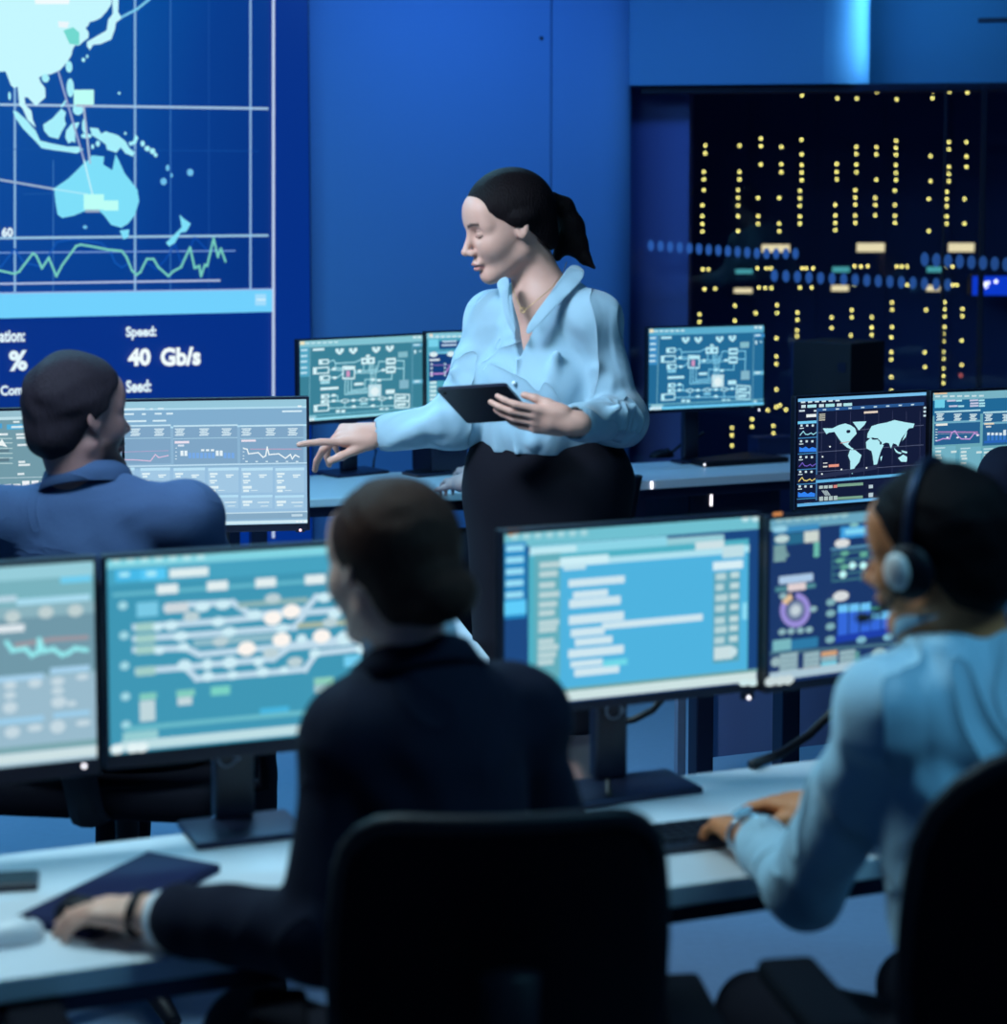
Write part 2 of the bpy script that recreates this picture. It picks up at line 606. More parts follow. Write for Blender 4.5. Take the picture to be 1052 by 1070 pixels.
o = wmesh(A[100:], 0.0044, 0.0048).build('lit_window', [M['win_warm'], M['city']], tw)
o['kind'] = 'stuff'
for px, py, w, h, mm in ((810, 259.5, 29, 8, 'win_cream'), (909, 258.5, 29, 9, 'win_cream'), (1003.5, 258.5, 27, 9, 'win_cream'), (777, 283.5, 18, 4.5, 'win_teal'), (878, 281.5, 18, 5.5, 'win_teal'), (976, 281.5, 17, 5.5, 'win_teal'),
                      (776, 303.5, 19, 5, 'win_cream'), (877, 301, 18, 6, 'win_cream'), (974, 301, 14, 6, 'win_cream'),
                      (1022, 373.5, 2.5, 3, 'win_red'), (1003, 392, 2.5, 3, 'win_red')):
    wmesh([(px, py)], w / 2 / F * TY, h / 2 / F * TY).build('wide_lit_window' if w > 5 else 'red_beacon', [M[mm], M['city']], tw)
# blue lit board seen through the last pane
sg = P(1052, 298.5, TY - 0.4)
sb = thing('lit_sign', 'blue lit board glowing outside beside the window mullion', 'sign', (sg.x, sg.y, sg.z))
MB().box(sg + Vector((0, 0.06, 0)), (0.185, 0.05, 0.055), bev=0.01).build('sign_case', M['frame'], sb)
M['sign_blue'] = mat('sign_blue', (10, 50, 180), 0.5, emit=(12, 62, 205), es=1.0, bump=0.01)
mb = MB().box(sg, (0.18, 0.006, 0.05), mi=0)
for dx, dz, r in ((-0.14, 0.02, 0.008), (-0.12, 0.01, 0.01), (-0.10, 0.015, 0.008), (-0.06, 0.022, 0.009), (-0.11, -0.006, 0.007)):
    q = sg + Vector((dx, -0.008, dz))
    mb.cyl(q, q - Vector((0, 0.004, 0)), r, n=12, mi=1)
mb.build('outside_panel', [M['sign_blue'], M['led_white']], sb)

# ------------------------------------------------------------------ video wall
VO = WB - V * 0.085
vw = thing('video_wall', 'huge lit wall display with a pale world map, grid lines and network readouts', 'display', tuple(onplane(60, 500, VO, V)))
D = Disp(onplane(60, 300, VO, V), U, -V)
D.step = 0.0003
def L0(px, py):
    return D.loc(px, py)
x0, x1 = L0(-230, 300)[0], L0(324, 300)[0]
ytop, ybot = L0(60, -170)[1], L0(60, 640)[1]
cm, ce = (0, 52, 140), (0, 44, 132)
gx = L0(141, 200)[0]
y1 = L0(100, 304)[1]
xe = L0(284, 300)[0]
D.quad([(x0, ybot), (x1, ybot), (x1, ytop), (x0, ytop)], [(0, 44, 134)] * 4)
D.quad([(x0, y1), (gx, y1), (gx, ytop), (x0, ytop)], [(2, 66, 152), (0, 58, 142), (0, 82, 165), (0, 96, 176)])  # backdrop bloom painted in as graded corner colours
D.quad([(gx, y1), (xe, y1), (xe, ytop), (gx, ytop)], [(0, 58, 142), (0, 44, 126), (0, 54, 138), (0, 82, 165)])
def pw(px_w):
    return px_w / F * 8.8
grid = (132, 178, 222)
for px, w, c in ((15.5, 2.2, grid), (141, 2.2, grid), (178, 1.0, (50, 110, 185)), (218, 0.8, (20, 75, 155)), (261.5, 2.0, (140, 180, 225)), (55.5, 0.8, (60, 120, 190))):
    ya = 168 if px == 55.5 else -165
    D.pline([(px, ya), (px, 304)], pw(w), c)
for a, b, w, c in (((-220, 106), (279, 113.5), 2.4, (160, 195, 225)), ((-220, 251), (279, 246), 2.4, (150, 195, 225)), ((-220, 266), (245, 262), 1.4, (110, 150, 215)), ((-220, 300), (229, 293), 2.0, (170, 190, 225)),
                   ((0, 156), (270, 158), 0.7, (18, 78, 158)), ((24, 203), (56, 202), 0.7, (30, 90, 165))):
    D.pline([a, b], pw(w), c)
Zm = 6.297
def zmap(pts):
    return [(x / Zm, y / Zm) for x, y in pts]
land = (196, 246, 253)
D.ppoly(zmap([(-700, -700), (500, -700), (720, -400), (735, -40), (730, 30), (700, 75), (660, 120), (620, 138), (590, 145), (575, 175), (560, 180), (582, 215), (580, 250), (545, 275), (520, 300), (490, 300), (475, 330), (470, 360), (440, 410), (390, 465), (330, 490), (290, 490), (255, 510), (265, 540), (295, 580), (298, 640), (235, 698), (180, 640), (160, 640), (165, 690), (205, 730), (215, 790), (235, 840), (180, 790), (150, 720), (125, 690), (115, 570), (90, 580), (70, 560), (35, 470), (-100, 480), (-220, 640), (-330, 480), (-700, 420)]), land)
D.ppoly(zmap([(735, -60), (780, -60), (775, 80), (800, 120), (760, 150), (755, 190), (730, 260), (660, 290), (610, 295), (590, 330), (570, 305), (570, 275), (640, 235), (700, 200), (710, 130), (740, 90)]), land)
D.pline(zmap([(800, 112), (900, 60), (975, 0), (1020, -40)]), pw(2.4), (120, 200, 235))
D.ppoly(zmap([(415, 200), (480, 180), (520, 215), (520, 298), (455, 290)]), (112, 215, 205))
D.ppoly(zmap([(380, 140), (455, 145), (440, 185), (385, 180)]), (235, 245, 250))
D.ppoly(zmap([(225, -10), (460, -10), (450, 28), (230, 28)]), (240, 250, 252))
l2 = (165, 238, 250)
for x, y, rx, ry in ((452, 440, 22, 38), (297, 515, 25, 28), (460, 578, 24, 62), (510, 722, 34, 36), (553, 830, 16, 50), (565, 895, 36, 16), (60, 632, 9, 28), (935, 945, 14, 20), (965, 977, 18, 18), (1000, 995, 18, 20), (1020, 1020, 12, 14), (780, 614, 8, 10), (545, 395, 12, 14), (570, 372, 8, 12), (640, 945, 14, 20), (605, 965, 10, 16), (820, 878, 8, 10)):
    D.pdisc(x / Zm, y / Zm, rx / Zm, ry / Zm, l2)
for pl in ([(80, 730), (110, 735), (170, 790), (230, 860), (260, 925), (340, 945), (440, 965), (520, 965), (545, 985), (500, 1010), (440, 1000), (360, 990), (270, 975), (230, 930), (150, 850), (100, 780)],
           [(280, 820), (340, 780), (400, 715), (430, 740), (420, 780), (430, 820), (400, 870), (380, 915), (320, 900), (285, 860)],
           [(400, 712), (440, 660), (430, 650), (395, 700)],
           [(430, 860), (470, 810), (520, 805), (500, 850), (490, 880), (490, 940), (470, 930), (445, 945), (425, 905)],
           [(585, 840), (640, 845), (660, 880), (690, 865), (770, 890), (820, 930), (850, 980), (880, 1000), (870, 1030), (820, 1010), (790, 970), (760, 1005), (700, 985), (690, 950), (640, 915), (600, 890)],
           [(840, 935), (870, 930), (885, 885), (905, 905), (890, 945), (850, 962)]):
    D.ppoly(zmap(pl), l2)
Za = 4.208
def zaus(pts):
    return [(x / Za, 160 + y / Za) for x, y in pts]
l3 = (125, 222, 248)
D.ppoly(zaus([(235, 155), (300, 110), (360, 50), (385, 30), (400, 10), (455, 15), (450, 50), (490, 75), (505, 5), (520, 35), (545, 90), (600, 160), (608, 210), (590, 270), (560, 310), (530, 328), (485, 315), (455, 275), (430, 250), (370, 255), (320, 275), (270, 285), (250, 270), (240, 210)]), l3)
D.ppoly(zaus([(522, 340), (565, 335), (560, 370), (540, 380)]), l3)
D.ppoly(zaus([(785, 270), (800, 285), (835, 310), (815, 345), (790, 350), (765, 395), (740, 410), (725, 395), (770, 350), (795, 325)]), l3)
for x, y, rx, ry in ((733, 65, 8, 14), (715, 125, 14, 16), (832, 85, 14, 16), (750, 98, 5, 10), (370, 325, 10, 8)):
    D.pdisc(x / Za, 160 + y / Za, rx / Za, ry / Za, (110, 190, 235))
D.pline([(60, 75), (87, 168)], pw(1.9), (150, 165, 205))
D.pline([(86.5, 112), (93, 170)], pw(2.0), (170, 190, 215))
D.pline([(87, 168), (96, 205)], pw(1.6), (190, 240, 250))
D.pline([(-60, 178), (0, 188), (55, 197.5)], pw(2.2), (150, 175, 205))
D.pline([(55, 197.5), (90, 203)], pw(1.4), (175, 235, 250))
bx = (188, 255, 245)
for r in ((76, 94, 97, 109.5), (86.5, 203, 107.5, 219), (107, 209.5, 122.5, 220)):
    D.prect(*r, bx)
D.prect(88, 219, 103, 222, (150, 170, 195))
D.prect(78, 109.5, 95, 111.5, (170, 175, 200))
D.pline(zaus([(-60, 470), (0, 500), (60, 420), (100, 480), (180, 500), (245, 390), (320, 378), (440, 395), (480, 430), (500, 480), (530, 502), (560, 485)]), pw(1.6), (14, 84, 178))
D.pline(zaus([(640, 480), (680, 510), (720, 470), (765, 400), (790, 480), (820, 440), (850, 370), (900, 420)]), pw(1.6), (8, 74, 170))
D.pline(zaus([(-120, 480), (-10, 515), (60, 530), (80, 520), (140, 440), (155, 450), (180, 505), (210, 460), (243, 540), (270, 490), (330, 408), (350, 402), (400, 410), (470, 424), (530, 430), (550, 455), (575, 515), (595, 535), (612, 522), (640, 465), (670, 465), (690, 500), (735, 540), (755, 520), (790, 500), (830, 415), (850, 505), (870, 495), (878, 540), (895, 490), (905, 495), (933, 375), (952, 455), (965, 420), (985, 475)]), pw(2.2), (118, 205, 190))
D.ppoly([(-225, 310), (283, 302), (283, 325.5), (-225, 338)], (112, 208, 252))
D.pline([(-225, 309.5), (284, 302)], pw(1.6), (150, 180, 230))
D.prect(265, 307, 276.5, 319, (160, 220, 252))
D.pline([(267, 313), (275, 313)], pw(1.4), (220, 245, 255))
D.pline([(284, -165), (284, 560)], pw(2.8), (190, 208, 238))
w0 = (225, 245, 252)
D.text('60', 0.5, 237.5, 12.5, 247.5, w0, 0.04)
D.text('ation:', -2, 345, 25, 357.5, w0, 0.035)
D.text('%', 8, 366, 27.5, 387.5, w0, 0.04)
D.text('Compr', -1, 402.5, 35, 416, w0, 0.035)
D.text('Speed:', 130, 341, 162, 355, w0, 0.035)
D.text('40', 132, 364, 156, 382.5, (240, 252, 253), 0.05)
D.text('Gb/s', 166, 363, 208, 382.5, (240, 252, 253), 0.045)
D.text('Seed:', 130, 397, 156.5, 410, w0, 0.035)
D.build('screen', M['video'], vw)
ca = (x0 + x1) / 2
MB().box(D.o + U * ca + Vector((0, 0, (ytop + ybot) / 2)) + V * 0.042, ((x1 - x0) / 2 + 0.006, 0.04, (ytop - ybot) / 2 + 0.006), ROT, bev=0.004).build('cabinet_back', M['dark_plastic'], vw)
# ------------------------------------------------------------------ monitors
class Scr:
    """a monitor screen; drawing boxes are read in enlarged-view coordinates and squared up on the screen"""
    def __init__(s, D, c, ab, zoom):
        s.D, s.c, s.ab = D, c, ab
        s.ox, s.oy, s.s = zoom
    def uv(s, x, y):
        px, py = s.ox + x / s.s, s.oy + y / s.s
        TL, TR, BL, BR = s.c
        u, v = 0.5, 0.5
        for _ in range(6):
            xl = TL[0] + (BL[0] - TL[0]) * v
            xr = TR[0] + (BR[0] - TR[0]) * v
            u = (px - xl) / (xr - xl)
            yt = TL[1] + (TR[1] - TL[1]) * u
            yb = BL[1] + (BR[1] - BL[1]) * u
            v = (py - yt) / (yb - yt)
        return u, v
    def L(s, x, y):
        u, v = s.uv(x, y)
        aL, aR, zT, zB = s.ab
        return (aL + u * (aR - aL), zT + v * (zB - zT))
    def k(s):
        TL, TR, BL, BR = s.c
        aL, aR, zT, zB = s.ab
        kx = (aR - aL) / ((TR[0] - TL[0]) * s.s)
        kz = (zT - zB) / ((BL[1] - TL[1] + BR[1] - TR[1]) / 2 * s.s)
        return kx, kz
    def r(s, x0, y0, x1, y1, col):
        a, h = s.L((x0 + x1) / 2, (y0 + y1) / 2)
        kx, kz = s.k()
        dx, dz = (x1 - x0) / 2 * kx, (y1 - y0) / 2 * kz
        s.D.raw([(a - dx, h - dz), (a + dx, h - dz), (a + dx, h + dz), (a - dx, h + dz)], [[0, 1, 2, 3]], lin(col))
    def fr(s, u0, v0, u1, v1, col):
        aL, aR, zT, zB = s.ab
        A = lambda u: aL + u * (aR - aL)
        Hh = lambda v: zT + v * (zB - zT)
        s.D.raw([(A(u0), Hh(v1)), (A(u1), Hh(v1)), (A(u1), Hh(v0)), (A(u0), Hh(v0))], [[0, 1, 2, 3]], lin(col))
    def ln(s, pts, w, col):
        s.D.line([s.L(x, y) for x, y in pts], w * (s.k()[0] + s.k()[1]) / 2, col)
    def fl(s, pts, w, col):
        aL, aR, zT, zB = s.ab
        s.D.line([(aL + u * (aR - aL), zT + v * (zB - zT)) for u, v in pts], w, col)
    def pg(s, pts, col):
        s.D.poly([s.L(x, y) for x, y in pts], col)
    def d(s, x, y, rx, ry, col):
        a, h = s.L(x, y)
        kx, kz = s.k()
        s.D.disc(a, h, rx * kx, ry * kz, col)
    def fd(s, u, v, ru, rv, col):
        aL, aR, zT, zB = s.ab
        s.D.disc(aL + u * (aR - aL), zT + v * (zB - zT), ru * (aR - aL), rv * (zT - zB), col, 12)
    def frame(s, x0, y0, x1, y1, w, col):
        s.ln([(x0, y0), (x1, y0), (x1, y1), (x0, y1), (x0, y0)], w, col)

def monitor(label, TL, TR, BL, BR, Y, yaw, draw, zoom, deskz=0.70, chin=0.022, led=None, ledm='led_white', group=None, bez=0.007, back=0.10, colw=0.034, baseh=(0.12, 0.085), holes=False, off=0.0, fwd=0.0):
    yw = R(yaw)
    u = Vector((math.cos(yw), math.sin(yw), 0))
    n = Vector((math.sin(yw), -math.cos(yw), 0))
    rot = Matrix.Rotation(yw, 3, 'Z')
    cx = (TL[0] + TR[0] + BL[0] + BR[0]) / 4
    cy = (TL[1] + TR[1] + BL[1] + BR[1]) / 4
    O = P(cx, cy, Y)
    D = Disp(O, u, n)
    aL = (D.loc(*TL)[0] + D.loc(*BL)[0]) / 2
    aR = (D.loc(*TR)[0] + D.loc(*BR)[0]) / 2
    zT = (D.loc(*TL)[1] + D.loc(*TR)[1]) / 2
    zB = (D.loc(*BL)[1] + D.loc(*BR)[1]) / 2
    base = O - n * back
    t = thing('monitor', label, 'monitor', (base.x, base.y, deskz), 0, group)
    s = Scr(D, (TL, TR, BL, BR), (aL, aR, zT, zB), zoom)
    draw(s)
    D.build('screen', M['display'], t)
    ca, cz = (aL + aR) / 2, (zT + zB) / 2
    hw, hz = (aR - aL) / 2, (zT - zB) / 2
    def at(a, z, d=0.0):
        return O + u * a + Vector((0, 0, z)) - n * d
    hb = MB()
    hb.box(at(ca, cz + (bez - chin) / 2, 0.0135), (hw + bez, 0.012, hz + (bez + chin) / 2), rot, bev=0.004)
    hb.box(at(ca, cz, 0.038), (hw * 0.55, 0.016, hz * 0.6), rot, bev=0.01, seg=3)
    hb.build('housing', M['black_plastic'], t)
    fb = MB()
    fb.box(at(aL - bez / 2, cz + (bez - chin) / 2, 0.001), (bez / 2, 0.004, hz + (bez + chin) / 2), rot, bev=0.0015)
    fb.box(at(aR + bez / 2, cz + (bez - chin) / 2, 0.001), (bez / 2, 0.004, hz + (bez + chin) / 2), rot, bev=0.0015)
    fb.box(at(ca, zT + bez / 2, 0.001), (hw, 0.004, bez / 2), rot, bev=0.0015)
    fb.box(at(ca, zB - chin / 2, 0.001), (hw, 0.004, chin / 2), rot, bev=0.0015)
    fb.build('bezel', M['dark_plastic'], t)
    # stand
    zb = deskz - O.z
    if colw:
        st = MB()
        st.box(at(ca + off, (zb + 0.012 + cz) / 2, back), (colw, 0.016, (cz - zb - 0.012) / 2), rot, bev=0.008, seg=3)
        if holes:
            st.cyl(at(ca, zB - 0.045, back - 0.019), at(ca, zB - 0.045, back - 0.014), 0.017, n=20)
        st.build('stand_column', M['dark_plastic'], t)
        jt = MB().box(at(ca + off, cz, (0.054 + back) / 2), (0.035, (back - 0.054) / 2 + 0.004, 0.035), rot, bev=0.004)
        jt.build('tilt_joint', M['black_plastic'], t)
        bs = MB().box(at(ca + off, zb + 0.006, back - 0.02 - fwd), (baseh[0], baseh[1], 0.006), rot, bev=0.005, seg=3)
        bs.build('stand_base', M['dark_metal'], t)
        if holes:
            rg = MB()
            c0 = at(ca, zB - 0.045, back - 0.021)
            rg.tube([c0 + u * (0.015 * math.cos(2 * math.pi * i / 20)) + Vector((0, 0, 0.015 * math.sin(2 * math.pi * i / 20))) for i in range(20)], 0.0022, n=6, closed=True)
            rg.ell(c0 + u * 0.016 + Vector((0, 0, -0.002)), (0.006, 0.006, 0.006), nu=10, nv=8)
            rg.build('cable_ring', M['grey_metal'], t)
    if led:
        q = onplane(led[0], led[1], O + n * 0.004, n)
        lo = MB()
        zmin = zB - chin
        if (q - O).z < zmin + 0.004:
            lo.box(Vector((q.x, q.y, O.z + (zmin + (q - O).z) / 2)) - n * 0.006, (0.012, 0.006, abs(zmin - (q - O).z) / 2 + 0.004), rot, bev=0.002)
            lo.build('power_button', M['dark_plastic'], t)
        l = MB().ell(q, (0.0035, 0.0022, 0.0035), rot, 10, 8)
        l.build('power_light', M[ledm], t)
    return t, O, u, n

rnd = random.Random(11)
WHT = (225, 245, 248)

def dashes(s, x0, y0, x1, n, hh, col, gap, lo=0.4, hi=1.0):
    for i in range(n):
        s.r(x0, y0 + i * gap, x0 + (x1 - x0) * rnd.uniform(lo, hi), y0 + i * gap + hh, col)

# --- pictures ---------------------------------------------------------------
def d_tracks(s):
    s.fr(0, 0, 1, 1, (62, 150, 180))
    s.fr(0, 0, 1, 0.045, (130, 212, 226))
    s.fr(0, 0.045, 1, 0.13, (70, 162, 192))
    s.fr(0.02, 0.17, 1, 0.19, (100, 182, 202))
    for i in range(7):
        s.r(60 + i * 50, 82 - i * 2, 88 + i * 50, 98 - i * 2, (185, 232, 238))
    s.r(70, 122, 160, 164, (70, 185, 232))
    s.r(160, 118, 250, 160, (85, 200, 245))
    s.r(85, 132, 120, 148, (170, 235, 250)); s.r(180, 128, 215, 146, (170, 235, 250))
    s.r(262, 117, 402, 149, (222, 238, 240))
    for x, y in ((255, 193), (435, 182), (612, 171), (796, 160)):
        s.r(x - 38, y - 17, x + 38, y + 17, (225, 238, 240))
    for x, y in ((97, 252), (101, 360), (103, 470), (106, 582), (108, 686)):
        s.d(x, y, 17, 15, (160, 215, 228))
    s.r(145, 240, 222, 292, (120, 200, 228))
    tw_ = (190, 218, 235)
    for pts in ([(250, 262), (330, 250), (490, 243), (560, 290), (760, 270), (800, 225), (970, 210)],
                [(140, 330), (220, 325), (480, 308), (700, 285), (960, 268)],
                [(140, 372), (330, 362), (640, 340), (720, 335), (760, 280)],
                [(140, 412), (320, 408), (370, 432), (640, 408), (960, 372)],
                [(150, 490), (300, 480), (420, 468), (640, 450), (700, 410), (960, 388)],
                [(310, 470), (360, 520), (480, 512), (760, 490), (800, 432), (1000, 412)]):
        s.ln(pts, 22, tw_)
    s.ln([(520, 252), (760, 235)], 20, (140, 178, 180)); s.ln([(740, 330), (960, 315)], 20, (165, 180, 160)); s.ln([(360, 390), (640, 370)], 26, (140, 185, 200))
    for y in (330, 372, 412, 490):
        s.r(142, y - 16, 212, y + 16, (160, 205, 200))
    s.r(246, 242, 330, 278, (205, 216, 222))
    for x, y, rx, ry in ((380, 258, 28, 18), (455, 250, 28, 18), (268, 325, 26, 18), (220, 330, 18, 15), (438, 313, 26, 18), (302, 364, 28, 18), (225, 414, 20, 15), (312, 404, 22, 16), (476, 350, 28, 18), (672, 338, 26, 16), (570, 288, 28, 18), (870, 286, 26, 18), (830, 226, 26, 18), (398, 468, 20, 20), (480, 462, 28, 22), (585, 460, 20, 18), (400, 512, 22, 18), (490, 508, 20, 16), (600, 498, 24, 18), (680, 492, 18, 14), (795, 432, 22, 16), (905, 376, 28, 26), (975, 415, 26, 20), (315, 470, 26, 20), (745, 378, 20, 18)):
        s.d(x, y, rx, ry, (205, 236, 246))
    for x, y in ((340, 292), (445, 385), (637, 228), (630, 428), (720, 462), (852, 318)):
        s.d(x, y, 30, 18, (186, 208, 214))
    for x, y in ((637, 300), (706, 276), (541, 412), (670, 380), (820, 368)):
        s.d(x, y, 34, 26, (252, 246, 240))
    s.r(155, 570, 215, 592, (130, 205, 190)); s.r(155, 596, 210, 672, (190, 214, 220))
    s.r(286, 560, 352, 584, (130, 205, 190)); s.r(290, 586, 342, 615, (196, 216, 222))
    s.r(410, 548, 480, 580, (120, 208, 195))
    s.r(792, 520, 866, 545, (140, 205, 185)); s.r(792, 546, 864, 575, (160, 195, 200))
    s.r(905, 440, 970, 480, (115, 205, 240)); s.r(908, 515, 972, 540, (205, 160, 180)); s.r(920, 540, 965, 562, (220, 220, 222))
    s.r(590, 628, 698, 654, (70, 180, 222))
    s.fr(0.06, 0.86, 1, 0.885, (105, 185, 200))
    s.r(95, 708, 220, 738, (150, 205, 210))
    s.fr(0.04, 0.935, 1, 0.985, (190, 222, 228))
    for x in (75, 130, 162):
        s.d(x, 772 - (x - 75) * 0.06, 24, 18, (228, 244, 246))

def d_stats(s):
    s.fr(0, 0, 1, 1, (138, 178, 190))
    s.fr(0, 0, 1, 0.07, (150, 205, 218))
    s.fr(0, 0.07, 1, 0.2, (120, 178, 190))
    s.r(262, 130, 405, 158, (110, 205, 240))
    s.r(-300, 235, 60, 262, (185, 215, 230)); s.r(60, 222, 400, 250, (170, 220, 240))
    s.fr(0, 0.26, 1, 0.55, (112, 152, 168))
    for x, y in ((42, 315), (195, 292), (332, 282), (-120, 330)):
        s.d(x, y, 36, 28, (190, 208, 210))
    s.r(-120, 355, 96, 388, (222, 232, 238))
    s.ln([(60, 440), (220, 412), (385, 400)], 20, (158, 150, 158))
    s.ln([(15, 430), (40, 465), (100, 455), (130, 485), (160, 470), (165, 415), (185, 465), (230, 455), (270, 480), (300, 470), (330, 450), (385, 455)], 20, (150, 235, 240))
    s.fr(0, 0.56, 1, 1, (152, 186, 204))
    s.r(-160, 580, 185, 606, (165, 208, 235)); s.r(215, 530, 400, 558, (165, 208, 235))
    for x, y, w, h in ((30, 620, 30, 18), (145, 608, 32, 20), (30, 665, 28, 16), (30, 720, 34, 26), (250, 598, 32, 20), (365, 575, 30, 14), (250, 640, 30, 16), (255, 690, 36, 26), (315, 695, 24, 12), (40, 830, 36, 26), (145, 808, 36, 16), (250, 800, 36, 30), (370, 780, 36, 14)):
        s.d(x, y, w, h, (196, 216, 226))
    s.r(-160, 770, 185, 795, (155, 205, 235)); s.r(230, 730, 400, 752, (155, 205, 235))
    s.fr(0, 0.90, 1, 0.93, (120, 165, 172))
    s.fr(0, 0.935, 1, 0.985, (205, 225, 228))

def d_code(s):
    s.fr(0, 0, 1, 1, (26, 70, 128))
    s.fr(0, 0, 1, 0.075, (112, 192, 208))
    s.r(52, 82, 88, 106, (225, 165, 110))
    for i in range(7):
        s.d(75 + i * 42, 110 - i * 2.2, 15, 11, (165, 212, 220))
    for x in (945, 985):
        s.d(x, 45, 16, 14, (190, 225, 232))
    s.r(40, 135, 118, 415, (35, 135, 195))
    for i in range(6):
        s.r(45, 142 + i * 44, 108, 164 + i * 44, (150, 220, 245))
    s.r(40, 352, 120, 404, (95, 205, 250))
    s.r(130, 150, 965, 700, (78, 176, 196))
    s.r(128, 128, 640, 165, (140, 212, 230)); s.r(640, 112, 862, 138, (150, 205, 216))
    s.r(132, 148, 300, 172, (190, 232, 242))
    s.r(150, 180, 245, 640, (98, 172, 186))
    for i, y in enumerate((205, 240, 282, 318, 355, 388, 425, 450, 496, 520, 548, 575)):
        s.r(166, y, 240 - (i % 3) * 8, y + 22, (185, 212, 216))
    s.r(245, 190, 962, 680, (78, 178, 222))
    s.r(240, 184, 420, 218, (205, 238, 246)); s.r(420, 172, 860, 196, (175, 225, 240)); s.r(750, 130, 862, 160, (205, 225, 230))
    s.r(856, 145, 942, 192, (190, 222, 230)); s.r(940, 145, 962, 172, (170, 228, 242))
    s.r(252, 216, 335, 236, (190, 226, 238))
    for x0, y0, x1, y1 in ((272, 266, 482, 294), (290, 314, 420, 340), (276, 342, 468, 374), (276, 402, 482, 436), (400, 420, 785, 446), (284, 456, 410, 486), (300, 492, 440, 520), (276, 530, 484, 562), (285, 578, 405, 602), (300, 604, 468, 634)):
        s.r(x0, y0, x1, y1, (206, 230, 240))
    s.r(408, 576, 498, 600, (110, 215, 232))
    s.r(820, 204, 938, 236, (215, 238, 246))
    s.r(826, 240, 930, 590, (92, 162, 182))
    for y in (250, 290, 330, 370, 415, 450, 490):
        s.r(832, y, 880 - (y % 3) * 8, y + 26, (180, 212, 218)); s.r(890, y - 5, 924, y + 18, (190, 218, 222))
    s.r(832, 525, 905, 575, (200, 222, 226)); s.d(908, 546, 15, 18, (200, 226, 232))
    s.r(940, 360, 958, 425, (140, 220, 245))
    s.fr(0, 0.915, 1, 0.935, (110, 160, 160))
    s.fr(0, 0.935, 0.99, 0.99, (205, 226, 226))
    for x in (955, 990):
        s.d(x, 662, 22, 14, (205, 232, 234))

